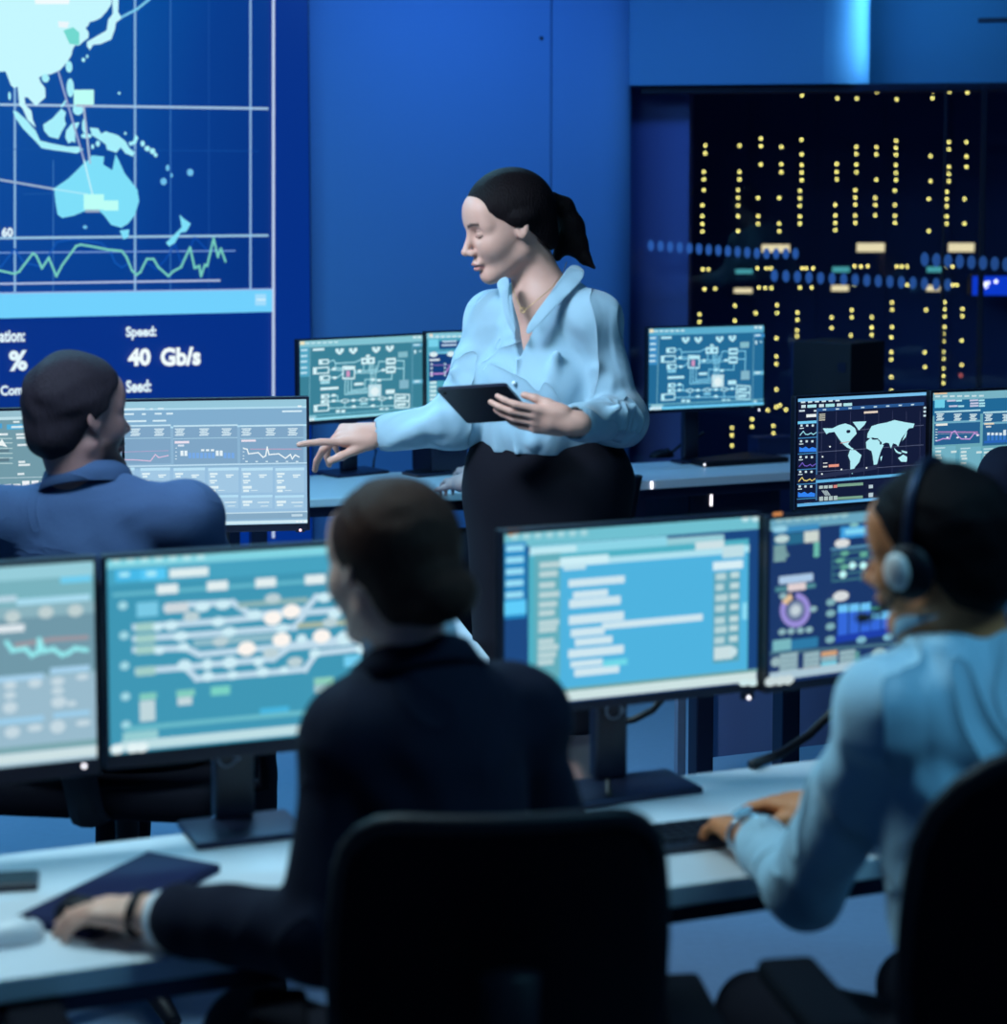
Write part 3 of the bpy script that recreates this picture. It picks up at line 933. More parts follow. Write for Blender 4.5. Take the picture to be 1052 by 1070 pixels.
def d_dash(s):
    s.fr(0, 0, 1, 1, (26, 54, 104))
    s.fr(0, 0, 1, 0.065, (105, 165, 190))
    s.r(82, 55, 130, 85, (225, 150, 90))
    for i in range(8):
        s.d(115 + i * 50, 92 - i * 3.5, 24, 18, (150, 195, 205))
    s.r(85, 128, 330, 162, (60, 140, 190)); s.d(120, 147, 40, 18, (150, 208, 228))
    s.r(90, 170, 330, 228, (40, 105, 140)); s.d(130, 202, 38, 22, (190, 215, 215)); s.r(250, 160, 328, 220, (205, 215, 208))
    dashes(s, 90, 240, 170, 4, 18, (130, 172, 172), 23, 0.6, 1.0)
    for y in (235, 263, 290):
        s.d(317, y, 17, 15, (110, 190, 175))
    s.r(445, 132, 605, 196, (60, 155, 220)); s.r(470, 148, 580, 176, (130, 215, 245)); s.d(520, 128, 26, 12, (130, 190, 190))
    s.d(456, 228, 42, 24, (220, 222, 222))
    s.ln([(400, 262), (640, 238)], 12, (90, 150, 180))
    for y in (290, 330, 365, 405, 440):
        s.ln([(405, y), (660, y - 28)], 10, (62, 116, 130))
    for x in (405, 470, 560, 640):
        s.ln([(x, 290), (x, 440)], 8, (52, 104, 124))
    for x, y in ((445, 325), (470, 285), (470, 360), (600, 400), (575, 290)):
        s.d(x, y, 24, 14, (100, 172, 150))
    for x, y in ((514, 352), (574, 352), (462, 402)):
        s.d(x, y, 20, 20, (190, 245, 245))
    s.r(118, 404, 300, 446, (170, 200, 230)); s.r(100, 462, 315, 486, (80, 140, 150)); s.r(165, 450, 262, 490, (222, 208, 210))
    # donut
    cx, cy = 207, 600
    for i in range(40):
        a0, a1 = 2 * math.pi * i / 40 - math.pi / 2, 2 * math.pi * (i + 1) / 40 - math.pi / 2
        c = (150, 140, 212) if i < 33 else ((222, 190, 150) if i < 38 else (26, 54, 104))
        s.pg([(cx + 82 * math.cos(a0), cy + 98 * math.sin(a0)), (cx + 82 * math.cos(a1), cy + 98 * math.sin(a1)), (cx + 52 * math.cos(a1), cy + 62 * math.sin(a1)), (cx + 52 * math.cos(a0), cy + 62 * math.sin(a0))], c)
    s.d(cx, cy, 44, 50, (130, 148, 175)); s.d(cx, cy, 26, 28, (196, 210, 218))
    for x, y in ((138, 520), (302, 594), (138, 722), (185, 718), (235, 714), (282, 710)):
        s.d(x, y, 20, 17, (140, 180, 188))
    s.d(450, 522, 44, 28, (215, 220, 222))
    for y in (556, 618, 692, 765):
        s.d(396, y, 26, 20, (125, 172, 182))
    s.ln([(440, 600), (720, 585)], 14, (60, 130, 110))
    for i, (x, t) in enumerate(((463, 570), (525, 565), (587, 560), (645, 610), (705, 605), (760, 640), (815, 640))):
        s.r(x - 27, t, x + 27, 752 - i * 9, (52, 104, 218)); s.r(x - 27, t, x + 27, t + 42, (110, 195, 245))
    s.ln([(440, 762), (900, 690)], 34, (28, 62, 170))
    for x, y in ((566, 766), (714, 750)):
        s.d(x, y, 28, 20, (120, 178, 200))
    s.r(85, 765, 330, 820, (44, 120, 165)); s.r(88, 765, 185, 825, (120, 182, 190))
    s.ln([(80, 842), (900, 775)], 16, (70, 110, 130))
    for j, x in enumerate((180, 298, 392, 490)):
        for i in range(4):
            c = (150, 182, 190)
            if (j, i) in ((1, 3), (2, 0)):
                c = (215, 165, 120)
            elif (j, i) in ((2, 2), (2, 3)):
                c = (120, 200, 220)
            s.r(x - 45 + (j == 0) * -10, 842 + i * 28 - j * 6, x + 42, 866 + i * 28 - j * 6, c)
    s.d(105, 890, 26, 26, (150, 180, 186)); s.r(530, 830, 556, 925, (90, 150, 150)); s.d(665, 845, 46, 34, (150, 182, 186))
    s.fr(0, 0.925, 1, 0.975, (170, 198, 212))
    for x in (80, 130, 172):
        s.d(x, 1000 - (x - 80) * 0.1, 32, 26, (200, 216, 218))

def schem(s, fresh):
    """piping scheme, drawn in the enlarged view of the nearer of the two matching screens"""
    bg = (58, 128, 150) if fresh else (34, 106, 150)
    li = (165, 222, 235) if fresh else (130, 205, 235)
    hi = (212, 242, 248) if fresh else (180, 232, 246)
    s.fr(0, 0, 1, 1, bg)
    s.fr(0, 0, 1, 0.085, (130, 195, 210) if fresh else (90, 172, 205))
    s.r(75, 98, 102, 118, (235, 225, 190))
    for i in range(6):
        s.r(106 + i * 34, 104 - i * 1.4, 130 + i * 34, 114 - i * 1.4, (195, 228, 236))
    for x in (770, 800):
        s.r(x - 10, 66, x + 12, 80, (210, 235, 240))
    s.r(76, 135, 130, 312, (82, 165, 195) if fresh else (60, 140, 195))
    for y in (150, 186, 220, 258, 290):
        s.r(80, y - 5, 118, y + 7, (185, 225, 240))
    s.ln([(135, 130), (135, 570)], 4, (120, 180, 200))
    s.r(150, 140, 218, 154, hi)
    for x, y in ((310, 155), (392, 152), (532, 145), (616, 138)):
        for dx, dy in ((-16, -6), (14, -8), (-12, 6), (12, 4), (0, 16)):
            s.d(x + dx, y + dy, 12, 7, hi)
    s.r(668, 160, 728, 196, (130, 185, 200))
    for x0, y0, x1, y1 in ((185, 207, 245, 238), (152, 255, 248, 297), (192, 306, 254, 338), (202, 422, 250, 448), (202, 456, 250, 480), (160, 486, 252, 528)):
        s.r(x0, y0, x1, y1, hi); s.r(x0 + 22, y0 + 8, x1 - 8, y1 - 8, bg)
    s.r(197, 342, 252, 358, li); s.r(198, 378, 305, 394, hi)
    s.r(400, 350, 455, 366, hi); s.r(595, 390, 650, 416, hi)
    for pts in ([(245, 222), (275, 212), (285, 232), (400, 226), (440, 208)], [(285, 232), (285, 262), (330, 262)], [(248, 272), (330, 275)], [(254, 318), (300, 318), (330, 292)],
                [(400, 280), (470, 276), (540, 270), (550, 220), (590, 220)], [(400, 292), (520, 288), (590, 270)], [(455, 240), (455, 270)], [(490, 240), (490, 276)], [(500, 240), (500, 360)], [(513, 240), (513, 360)], [(530, 250), (530, 360)],
                [(345, 322), (345, 422), (480, 410)], [(362, 322), (362, 410), (480, 398)], [(382, 322), (382, 398), (480, 385)], [(465, 350), (465, 330), (530, 330), (630, 328), (630, 290)], [(655, 215), (705, 215), (705, 330)], [(655, 262), (705, 262)],
                [(250, 435), (300, 430), (300, 465), (600, 445), (650, 440)], [(250, 468), (320, 462)], [(252, 508), (345, 503), (650, 488)], [(345, 470), (345, 503)], [(570, 450), (570, 490)], [(465, 385), (465, 350)]):
        s.ln(pts, 6, li)
    s.frame(330, 252, 400, 324, 8, hi); s.r(336, 250, 396, 272, hi); s.r(350, 278, 372, 314, (205, 150, 190))
    s.r(440, 196, 522, 236, hi); s.d(480, 186, 14, 8, hi); s.d(460, 218, 10, 8, bg); s.d(500, 216, 10, 8, bg)
    s.r(592, 198, 652, 238, hi); s.r(592, 248, 652, 290, hi); s.r(602, 212, 644, 224, bg); s.r(602, 262, 644, 276, bg)
    s.r(486, 360, 565, 436, (190, 225, 235)); s.d(526, 402, 26, 26, (225, 242, 246))
    s.r(678, 330, 736, 384, (130, 180, 200))
    for x, y in ((276, 428), (276, 462), (396, 458), (514, 450), (622, 440), (398, 496), (516, 490), (430, 278), (275, 265), (280, 320), (575, 272), (550, 335), (512, 330)):
        s.d(x, y, 13, 9, hi)
    for x, y in ((344, 462), (456, 454), (572, 446)):
        s.d(x, y, 26, 12, hi); s.d(x, y, 18, 6, bg)
    s.r(435, 472, 482, 484, li)
    s.frame(652, 420, 740, 458, 8, hi); s.frame(652, 460, 740, 498, 8, hi); s.r(662, 432, 720, 448, hi); s.r(662, 472, 720, 488, hi)
    for x, y in ((318, 526), (584, 512)):
        s.r(x - 28, y - 8, x - 4, y + 8, hi); s.r(x + 4, y - 9, x + 28, y + 7, hi)
    s.ln([(755, 110), (760, 545)], 4, (110, 170, 195))
    s.r(757, 110, 826, 130, (95, 170, 205) if fresh else (60, 140, 200)); s.r(762, 114, 800, 124, (195, 230, 240))
    s.r(765, 150, 778, 172, (195, 230, 240)); s.r(795, 152, 812, 162, (160, 205, 220))
    s.r(760, 328, 828, 352, (110, 185, 215)); s.r(770, 334, 805, 344, (200, 232, 242))
    s.r(768, 500, 788, 516, (180, 215, 225))
    s.fr(0, 0.925, 1, 0.94, (110, 180, 200))
    s.fr(0, 0.965, 1, 0.998, (150, 222, 240) if fresh else (110, 205, 245))
    s.fr(0.02, 0.935, 0.12, 0.965, (150, 200, 215))
    for i in range(4):
        s.fr(0.01 + i * 0.025, 0.966, 0.03 + i * 0.025, 0.997, (225, 245, 250))

def d_schem1(s):
    schem(s, True)
def d_schem2(s):
    # same picture as on the matching screen: convert its view to this screen
    c0 = ((312, 356.3), (441, 350.3), (314, 441.5), (443, 430))
    ref = Scr(s.D, c0, s.ab, (300, 340, 5.844))
    schem(ref, False)

def d_panel(s):
    """grey-blue overview with three chart cards, drawn in the enlarged view"""
    s.fr(0, 0, 1, 1, (138, 178, 208))
    s.fr(0, 0, 1, 0.055, (150, 198, 218)); s.fr(0, 0.055, 1, 0.07, (178, 220, 238))
    s.fr(0, 0.07, 1, 0.2, (128, 172, 205))
    for x0, y0, x1 in ((30, 132, 150), (175, 132, 190), (215, 130, 245), (30, 158, 95), (135, 158, 155), (200, 156, 235), (258, 156, 292), (30, 194, 158), (190, 192, 258), (850, 146, 952)):
        s.r(x0, y0 - 4, x1, y0 + 5, (212, 236, 246))
    s.r(930, 117, 950, 126, (225, 240, 245))
    s.fr(0, 0.2, 1, 0.215, (178, 222, 242))
    for x0, x1 in ((-60, 282), (296, 622), (636, 962)):
        s.r(x0, 222, x1, 412, (126, 164, 196))
        s.r(x0, 214, x1, 222, (195, 228, 242))
        s.r(x0, 280, x1, 284, (165, 205, 225))
        for f in (0.1, 0.48, 0.83):
            x = x0 + (x1 - x0) * f
            for i in range(5):
                s.r(x - 26 + (i % 2) * 6, 232 + i * 8, x + 24 - (i % 3) * 5, 237 + i * 8, (215, 236, 244))
    s.r(302, 296, 376, 308, (235, 225, 238)); s.r(318, 314, 350, 324, (210, 225, 240)); s.r(642, 290, 716, 300, (235, 225, 238))
    s.ln([(20, 390), (105, 392), (180, 398), (205, 365), (222, 380), (270, 370)], 5, (222, 192, 220))
    s.ln([(20, 352), (270, 345)], 3, (180, 160, 200))
    for i in range(14):
        x = 332 + i * 20
        w_ = i in (0, 1, 9, 10)
        s.r(x, 345 if w_ else 356, x + 15, 372 if w_ else 384, (228, 242, 248) if w_ else (118, 168, 228))
    for x in (445, 470, 495):
        s.r(x - 8, 338, x + 8, 348, (228, 242, 248))
    s.ln([(690, 338), (950, 338)], 4, (195, 160, 190))
    s.ln([(655, 335), (672, 338), (680, 362), (730, 356), (755, 380), (768, 372), (775, 328), (785, 366), (835, 362), (870, 385), (895, 365), (905, 388), (920, 368), (940, 378)], 6, (236, 246, 248))
    for y in (330, 350, 370, 385):
        s.r(650, y, 658, y + 4, (215, 235, 242)); s.r(306, y, 314, y + 4, (215, 235, 242))
    for i in range(6):
        s.r(664 + i * 52, 398, 676 + i * 52, 404, (215, 235, 242))
    s.fr(0, 0.505, 1, 0.515, (190, 222, 240))
    s.fr(0, 0.53, 1, 0.9, (150, 190, 222))
    for x0, x1 in ((-60, 100), (130, 280), (298, 458), (474, 630), (644, 805), (818, 968)):
        s.r(x0, 435, x1, 560, (160, 198, 226)); s.r(x0, 578, x1, 640, (160, 198, 226))
        s.r(x0, 432, x1, 446, (185, 224, 244)); s.r(x0, 572, x1, 584, (180, 222, 244))
        for x, y, w_, h in ((8, 458, 40, 26), (8, 494, 38, 20), (8, 525, 46, 34), (50, 546, 85, 8), (90, 466, 40, 18), (8, 600, 50, 30), (85, 606, 145, 12) if x0 > 400 else (85, 606, 120, 10), (100, 626, 140, 8)):
            s.r(x0 + x, y, x0 + min(x + w_ if x + w_ > x + 30 and w_ < 60 else w_, 148), y + h * 0.4, (222, 240, 246))
            if h > 15:
                s.r(x0 + x + 3, y + h * 0.55, x0 + x + w_ * 0.7, y + h * 0.9, (222, 240, 246))
    s.fr(0, 0.895, 1, 0.905, (190, 218, 232)); s.fr(0, 0.905, 1, 0.95, (132, 168, 195)); s.r(905, 668, 962, 680, (190, 215, 228))
    s.fr(0, 0.965, 1, 0.99, (205, 232, 242))
    for x in (935, 955, 975):
        s.r(x - 6, 702, x + 6, 712, (235, 245, 248))

def d_bars(s):
    s.fr(0, 0, 1, 1, (112, 152, 166))
    s.fr(0, 0, 1, 0.05, (150, 190, 205)); s.fr(0, 0.05, 1, 0.075, (190, 222, 232))
    s.r(-200, 240, 14, 276, (70, 160, 210)); s.r(48, 238, 215, 276, (78, 172, 218)); s.r(82, 250, 172, 266, (215, 235, 240)); s.r(96, 214, 142, 228, (215, 232, 235))
    for x0, y, x1 in ((-100, 318, 55), (115, 312, 232), (118, 338, 190), (125, 390, 250), (130, 518, 180), (130, 540, 216), (122, 608, 172)):
        s.r(x0, y - 8, x1, y + 8, (220, 232, 236))
    for y in (345, 378, 418, 455, 490, 530):
        s.ln([(-100, y + 4), (85, y)], 6, (190, 218, 220))
    s.pg([(-20, 395), (10, 350), (50, 410), (5, 400)], (235, 245, 246))
    s.r(-100, 430, 62, 450, (92, 122, 136)); s.r(-100, 495, 62, 520, (92, 122, 136))
    s.ln([(-100, 645), (380, 625)], 5, (185, 210, 220))
    for i, (x, t) in enumerate(((-100, 690), (-40, 680), (45, 685), (115, 682), (183, 658), (252, 655), (320, 655))):
        s.r(x - 27, t, x + 27, 800 - i * 6, (236, 242, 246)); s.r(x - 27, t + 34, x + 27, 800 - i * 6, (150, 185, 232)) if i in (4, 5) else None
    s.fr(0, 0.8, 1, 0.93, (125, 165, 185)); s.fr(0, 0.95, 1, 0.99, (200, 225, 235))

def d_world(s):
    s.fr(0, 0, 1, 1, (18, 26, 56))
    s.fr(0, 0, 1, 0.03, (120, 190, 235))
    for i in range(6):
        s.r(68 + i * 32, 88 - i * 1.4, 88 + i * 32, 95 - i * 1.4, (205, 225, 232))
    for x0, x1, c in ((70, 90, (200, 222, 230)), (98, 140, (170, 225, 235)), (152, 175, (200, 222, 230)), (183, 225, (165, 225, 230)), (235, 258, (200, 222, 230)), (266, 307, (175, 225, 232))):
        s.r(x0, 104 - (x0 - 70) * 0.04, x1, 118 - (x0 - 70) * 0.04, c)
    s.ln([(148, 128), (648, 100)], 14, (40, 84, 140))
    for i in range(8):
        s.r(170 + i * 60, 124 - i * 3.3, 186 + i * 60, 130 - i * 3.3, (190, 215, 230))
    s.r(60, 128, 86, 136, (200, 215, 225)); s.r(94, 148, 140, 162, (230, 238, 240)); s.r(128, 128, 140, 136, (200, 215, 225))
    s.fr(0.0, 0.21, 0.145, 0.235, (110, 200, 240))
    s.fr(0.143, 0.13, 0.155, 0.955, (60, 104, 150))
    hs = (195, 270, 345, 415, 485)
    cs = ((150, 215, 230), (50, 130, 240), (110, 90, 190), (225, 205, 120), (50, 130, 240))
    for y, c in zip(hs, cs):
        for i in range(3):
            s.r(68 + i * 26, y + 2, 78 + i * 26, y + 12, (200, 222, 230))
        s.r(64, y + 18, 84, y + 22, (200, 222, 230))
        if c[2] == 240:
            s.pg([(66, y + 34), (80, y + 40), (95, y + 32), (110, y + 42), (125, y + 34), (144, y + 40), (144, y + 56), (66, y + 58)], c)
        else:
            s.ln([(68, y + 52), (82, y + 34), (92, y + 48), (104, y + 50), (118, y + 42), (128, y + 50), (142, y + 40)], 4, c)
        s.ln([(62, y + 68), (146, y + 62)], 4, (62, 130, 180))
    for i in range(8):
        x = 165 + i * 67
        s.ln([(x, 135), (x + 4, 450)], 1.6, (66, 72, 104))
    for y in (230, 322, 415):
        s.ln([(152, y + 6), (652, y - 30)], 2.0, (96, 104, 132))
    for i in range(4):
        s.r(152, 146 + i * 9, 180, 151 + i * 9, (190, 190, 175))
    s.r(362, 134, 428, 144, (222, 205, 190))
    for y in (118, 136, 155):
        s.r(650, y - 5, 668, y + 5, (190, 215, 225))
    lc = (176, 234, 244)
    for pl in ([(170, 215), (215, 215), (245, 200), (275, 192), (300, 200), (322, 215), (330, 240), (310, 262), (300, 275), (290, 290), (305, 305), (318, 312), (312, 318), (285, 305), (262, 285), (240, 255), (225, 232), (200, 235), (188, 243)],
               [(310, 185), (375, 182), (365, 200), (340, 225), (325, 205)],
               [(300, 318), (325, 318), (355, 342), (345, 375), (325, 400), (315, 432), (305, 425), (303, 370), (292, 345)],
               [(375, 280), (395, 262), (430, 268), (445, 285), (460, 295), (448, 320), (440, 345), (430, 385), (415, 388), (408, 345), (402, 322), (378, 310)],
               [(380, 260), (382, 240), (400, 205), (430, 195), (470, 188), (510, 176), (560, 186), (607, 193), (600, 212), (580, 215), (565, 235), (545, 262), (535, 285), (530, 300), (520, 290), (505, 285), (495, 310), (485, 285), (470, 282), (450, 292), (440, 270), (420, 262), (405, 258), (395, 262)],
               [(530, 355), (555, 338), (575, 350), (572, 372), (545, 372)],
               [(508, 305), (530, 325), (548, 330), (540, 336), (520, 328)],
               [(545, 318), (575, 325), (572, 333), (550, 328)], [(562, 240), (572, 228), (566, 255), (548, 275)], [(445, 350), (455, 345), (448, 372)]):
        s.pg(pl, lc)
    s.d(290, 230, 10, 8, (18, 26, 56)); s.d(418, 265, 16, 4, (18, 26, 56)); s.d(445, 285, 5, 8, (18, 26, 56))
    s.ln([(255, 285), (295, 278)], 3, (200, 150, 150))
    s.r(202, 386, 250, 398, (230, 150, 130)); s.r(176, 378, 196, 382, (220, 220, 220)); s.r(176, 394, 196, 400, (225, 225, 220))
    s.ln([(150, 445), (420, 400)], 18, (38, 46, 76))
    for x, y in ((262, 410), (172, 432), (205, 302), (172, 350), (380, 402)):
        s.d(x, y, 4, 4, (230, 240, 240))
    s.ln([(150, 468), (652, 424)], 12, (96, 176, 224))
    s.ln([(250, 486), (360, 478)], 12, (120, 160, 140)); s.ln([(250, 548), (360, 540)], 12, (120, 160, 140))
    for i in range(4):
        s.r(160 + i * 22, 488 - i * 1.5, 178 + i * 22, 502 - i * 1.5, (175, 195, 195) if i != 3 else (205, 130, 125))
        s.ln([(175 + i * 7, 512), (190 + i * 7, 532)], 4, (170, 190, 195))
    for i in range(4):
        s.r(162 + i * 22, 540 - i * 1.5, 180 + i * 22, 560 - i * 1.5, (170, 190, 190))
    s.r(392, 482, 412, 498, (180, 200, 210)); s.r(392, 520, 414, 540, (180, 200, 210))
    s.r(92, 570, 128, 574, (180, 200, 210))
    s.fr(0, 0.972, 1, 1, (96, 172, 225))

def d_cards(s):
    """teal screen with a pink line chart and blue bars, drawn in the enlarged view"""
    s.fr(0, 0, 1, 1, (104, 165, 180))
    s.fr(0, 0, 1, 0.075, (120, 178, 195)); s.fr(0, 0.075, 1, 0.22, (32, 104, 150))
    s.r(700, 48, 760, 56, (225, 195, 160))
    for i in range(7):
        s.r(705 + i * 34, 62 - i * 0.6, 728 + i * 34, 70 - i * 0.6, (195, 220, 226))
    s.r(704, 82, 750, 120, (110, 205, 232))
    for x0, y0 in ((760, 86), (866, 84), (770, 112), (868, 98), (868, 110)):
        s.r(x0, y0 - 4, x0 + 40, y0 + 4, (195, 200, 225)); s.r(x0 + 42, y0 - 4, x0 + 70, y0 + 4, (170, 225, 235))
    for x0, x1 in ((704, 918), (930, 1150)):
        s.r(x0, 134, x1, 292, (38, 96, 142)); s.r(x0, 132, x1, 140, (170, 215, 228)); s.r(x0, 182, x1, 192, (110, 170, 195))
        for f in (0.12, 0.5, 0.84):
            x = x0 + (x1 - x0) * f
            for i in range(5):
                s.r(x - 18 + (i % 2) * 5, 148 + i * 7, x + 18 - (i % 3) * 5, 153 + i * 7, (205, 228, 234))
    s.r(710, 196, 764, 206, (232, 232, 225)); s.r(936, 190, 982, 198, (230, 215, 190)); s.r(944, 204, 968, 212, (200, 210, 215))
    s.ln([(720, 245), (910, 240)], 2, (150, 150, 180)); s.ln([(722, 236), (905, 234)], 4, (185, 130, 190))
    s.ln([(715, 280), (745, 268), (775, 268), (785, 238), (800, 230), (815, 255), (830, 268), (870, 268), (890, 240), (912, 248)], 5, (190, 150, 215))
    for x, y in ((765, 262), (850, 258), (905, 250), (812, 262)):
        s.d(x, y, 6, 4, (225, 232, 240))
    for y in (222, 235, 248, 262, 275):
        s.r(708, y, 718, y + 4, (205, 225, 232))
    for i in range(9):
        x = 950 + i * 19
        s.r(x, 240, x + 13, 276, (55, 120, 200)); s.r(x, 236 if i < 4 else 222, x + 13, 248, (215, 232, 240))
    s.r(936, 268, 1150, 280, (40, 100, 185))
    s.fr(0, 0.56, 1, 1, (92, 160, 182))
    for x0 in (704, 822, 930, 1040):
        s.r(x0, 306, x0 + 100, 430, (112, 175, 194)); s.r(x0 + 4, 310, x0 + 50, 316, (180, 215, 225))
        for x, y in ((6, 330), (6, 348), (78, 330), (10, 362), (6, 384)):
            s.r(x0 + x, y - 5, x0 + x + 26, y + 5, (200, 222, 224))
    s.fr(0, 0.96, 1, 1, (150, 210, 225))

def d_cards2(s):
    """the same sort of card screen, drawn in its own enlarged view"""
    s.fr(0, 0, 1, 1, (78, 165, 190))
    s.fr(0, 0, 1, 0.07, (130, 200, 220)); s.r(866, 60, 886, 72, (235, 215, 190))
    for i in range(6):
        s.r(868 + i * 34, 72 - i * 1.2, 892 + i * 34, 82 - i * 1.2, (205, 232, 240))
    s.r(862, 92, 920, 138, (120, 210, 235))
    s.r(926, 90, 1400, 138, (18, 70, 130)); s.r(944, 98, 1030, 108, (190, 215, 235)); s.r(940, 120, 1030, 130, (190, 215, 235))
    s.r(864, 150, 1400, 330, (16, 62, 124)); s.r(864, 152, 1400, 168, (110, 190, 220))
    for x, y in ((892, 185), (996, 180), (1090, 176)):
        s.d(x, y, 24, 16, (215, 235, 240))
    s.r(868, 212, 928, 224, (215, 228, 235))
    s.ln([(875, 305), (960, 300), (985, 262), (1000, 250), (1030, 290), (1080, 295), (1100, 260)], 8, (190, 140, 210)); s.ln([(880, 250), (1080, 245)], 4, (150, 120, 190))
    for y in (245, 270, 295, 315):
        s.d(880, y, 7, 6, (210, 230, 238)); s.d(960, y - 4, 7, 6, (180, 215, 230))
    for i in range(6):
        for j in range(2):
            s.r(870 + j * 90, 350 + i * 26, 910 + j * 90, 366 + i * 26, (200, 232, 238))
    s.fr(0, 0.95, 1, 1, (140, 210, 230))

G1 = 'dark monitors along the front desk'
monitor('blurred pale monitor with a jagged cyan line, beside the teal track diagram', (-215, 609), (97, 584.5), (-211, 828), (101.5, 788.5), 3.26, 23, d_stats, (0, 570, 4.283), led=(88, 800.5), chin=0.026, baseh=(0.08, 0.07), off=-0.08, fwd=0.03)
monitor('blurred teal monitor showing a branching track diagram, before the person in dark blazer', (111.5, 585), (377, 568.5), (114.5, 786.5), (379, 765), 3.43, 22, d_tracks, (100, 560, 3.507), chin=0.024, holes=True, baseh=(0.095, 0.07), fwd=0.04, off=0.015)
monitor('blurred monitor showing a light blue window of white text lines', (525, 557.5), (791, 540.5), (528, 741), (794, 712), 3.68, 24, d_code, (515, 530, 3.628), led=(782.3, 729), chin=0.016, holes=True, colw=0.032, baseh=(0.125, 0.07), fwd=0.04)
monitor('blurred navy dashboard monitor with a purple ring and blue bars, before the man in headset', (802, 543), (1026, 524), (804, 716), (1026, 684), 3.86, 29, d_dash, (790, 525, 5.347), chin=0.016, colw=0.032, baseh=(0.1, 0.07), off=0.10, fwd=0.03)
monitor('pale grey monitor with white bars, mostly hidden behind the bearded man', (-75, 434), (122, 424), (-75, 560), (123, 549), 5.12, 16, d_bars, (0, 410, 7.136))
monitor('pale blue monitor with chart cards that the woman points at', (129, 419.5), (319, 417.5), (132, 551.5), (322, 546.7), 5.32, 9, d_panel, (120, 400, 4.893), led=(313.8, 554), ledm='led_pink', chin=0.018)
monitor('navy monitor showing a pale world map, behind the headset man', (831.5, 416.5), (967, 410), (833.7, 530), (967, 518), 6.1, 27, d_world, (820, 400, 4.534), chin=0.01)
monitor('teal monitor with a pink line chart, beside the world map monitor', (973, 411), (1110, 405), (974, 521), (1110, 508), 6.25, 22, d_cards, (820, 400, 4.534), chin=0.01)
monitor('teal monitor with a white piping diagram, above the pointing hand', (312, 356.3), (441, 350.3), (314, 441.5), (443, 430), 8.02, 38, d_schem1, (300, 340, 5.844), chin=0.016)
monitor('teal monitor half hidden behind the sleeve of the standing woman', (445.5, 349.5), (565, 343), (446, 431), (565, 421), 8.2, 28, d_cards2, (300, 340, 5.844), chin=0.016, baseh=(0.08, 0.06), off=0.03)
t, O, u, n = monitor('blue monitor with a white piping diagram, alone beside the window', (677, 343.3), (797, 340.3), (678, 429), (798, 422.4), 8.33, 25, d_schem2, (665, 330, 5.844), chin=0.014, led=(793, 428.3), baseh=(0.075, 0.045), back=0.13)
# ------------------------------------------------------------------ desks
def desk(label, A0, A1, depth, z=0.70, th=0.03, legs=True, panel=None, legx=None):
    """A0, A1: ends of the far edge (left, right); the desk reaches towards the viewer"""
    A0, A1 = Vector((A0[0], A0[1], 0)), Vector((A1[0], A1[1], 0))
    u = (A1 - A0).normalized()
    v = Vector((u.y, -u.x, 0))
    w = (A1 - A0).length
    rot = Matrix(((u.x, -v.x, 0), (u.y, -v.y, 0), (0, 0, 1)))
    c = A0 + u * w / 2 + v * depth / 2
    t = thing('desk', label, 'desk', (c.x, c.y, 0))
    MB().box((c.x, c.y, z - th / 2), (w / 2, depth / 2, th / 2), rot, bev=0.004).build('tabletop', M['desk'], t)
    xs = legx if legx is not None else [0.06, w - 0.06]
    for x in xs:
        for d in (0.05, depth - 0.06):
            q = A0 + u * x + v * d
            MB().box((q.x, q.y, (z - th) / 2), (0.028, 0.028, (z - th) / 2), rot, bev=0.004).build('leg', M['dark_metal'], t)
    fr = MB()
    for d in (0.05, depth - 0.06):
        q = A0 + u * w / 2 + v * d
        fr.box((q.x, q.y, z - th - 0.022), (w / 2 - 0.06, 0.018, 0.02), rot, bev=0.003)
    fr.build('rail', M['dark_metal'], t)
    if panel:
        x0, x1, d, z0, z1 = panel
        q = A0 + u * (x0 + x1) / 2 + v * d
        MB().box((q.x, q.y, (z0 + z1) / 2), ((x1 - x0) / 2, 0.009, (z1 - z0) / 2), rot, bev=0.002).build('modesty_panel', M['panel'], t)
    return t, A0, u, v

e0, e1 = onz(0, 893, 0.70), onz(840, 795, 0.70)
ud = (Vector((e1.x, e1.y, 0)) - Vector((e0.x, e0.y, 0))).normalized()
front_far = lambda t: Vector((e0.x, e0.y, 0)) + ud * t
desk('long white front desk carrying the blurred monitors', front_far(-0.75), front_far(2.05), 0.56, th=0.034, legx=[0.06, 1.5, 2.7])
# second row, desk of the bearded man
q = onz(470, 634, 0.70)
uu = Vector((math.cos(R(10)), math.sin(R(10)), 0))
Q1 = Vector((q.x, q.y, 0))
desk('white desk of the bearded man, its end beside the standing woman', Q1 - uu * 1.9, Q1, 0.62)
# second row, desk of the headset man's neighbour
p0 = P(700, 600, 6.2)
uu = Vector((math.cos(R(23)), math.sin(R(23)), 0))
Q0 = Vector((p0.x, p0.y, 0)) + uu * 0.02
XDESK = desk('desk under the world map monitor, with a blue modesty panel', Q0, Q0 + uu * 1.7, 0.6, panel=(0.045, 1.6, 0.055, 0.10, 0.66))[0]
lq = Q0 + uu * 0.012 + Vector((0, -0.05, 0))
MB().box((lq.x, lq.y, 0.33), (0.014, 0.012, 0.33), Matrix.Rotation(R(23), 3, 'Z'), bev=0.003).build('leg_lit_side', M['grey_metal'], XDESK)  # pale strip added to stand for the light side of the leg
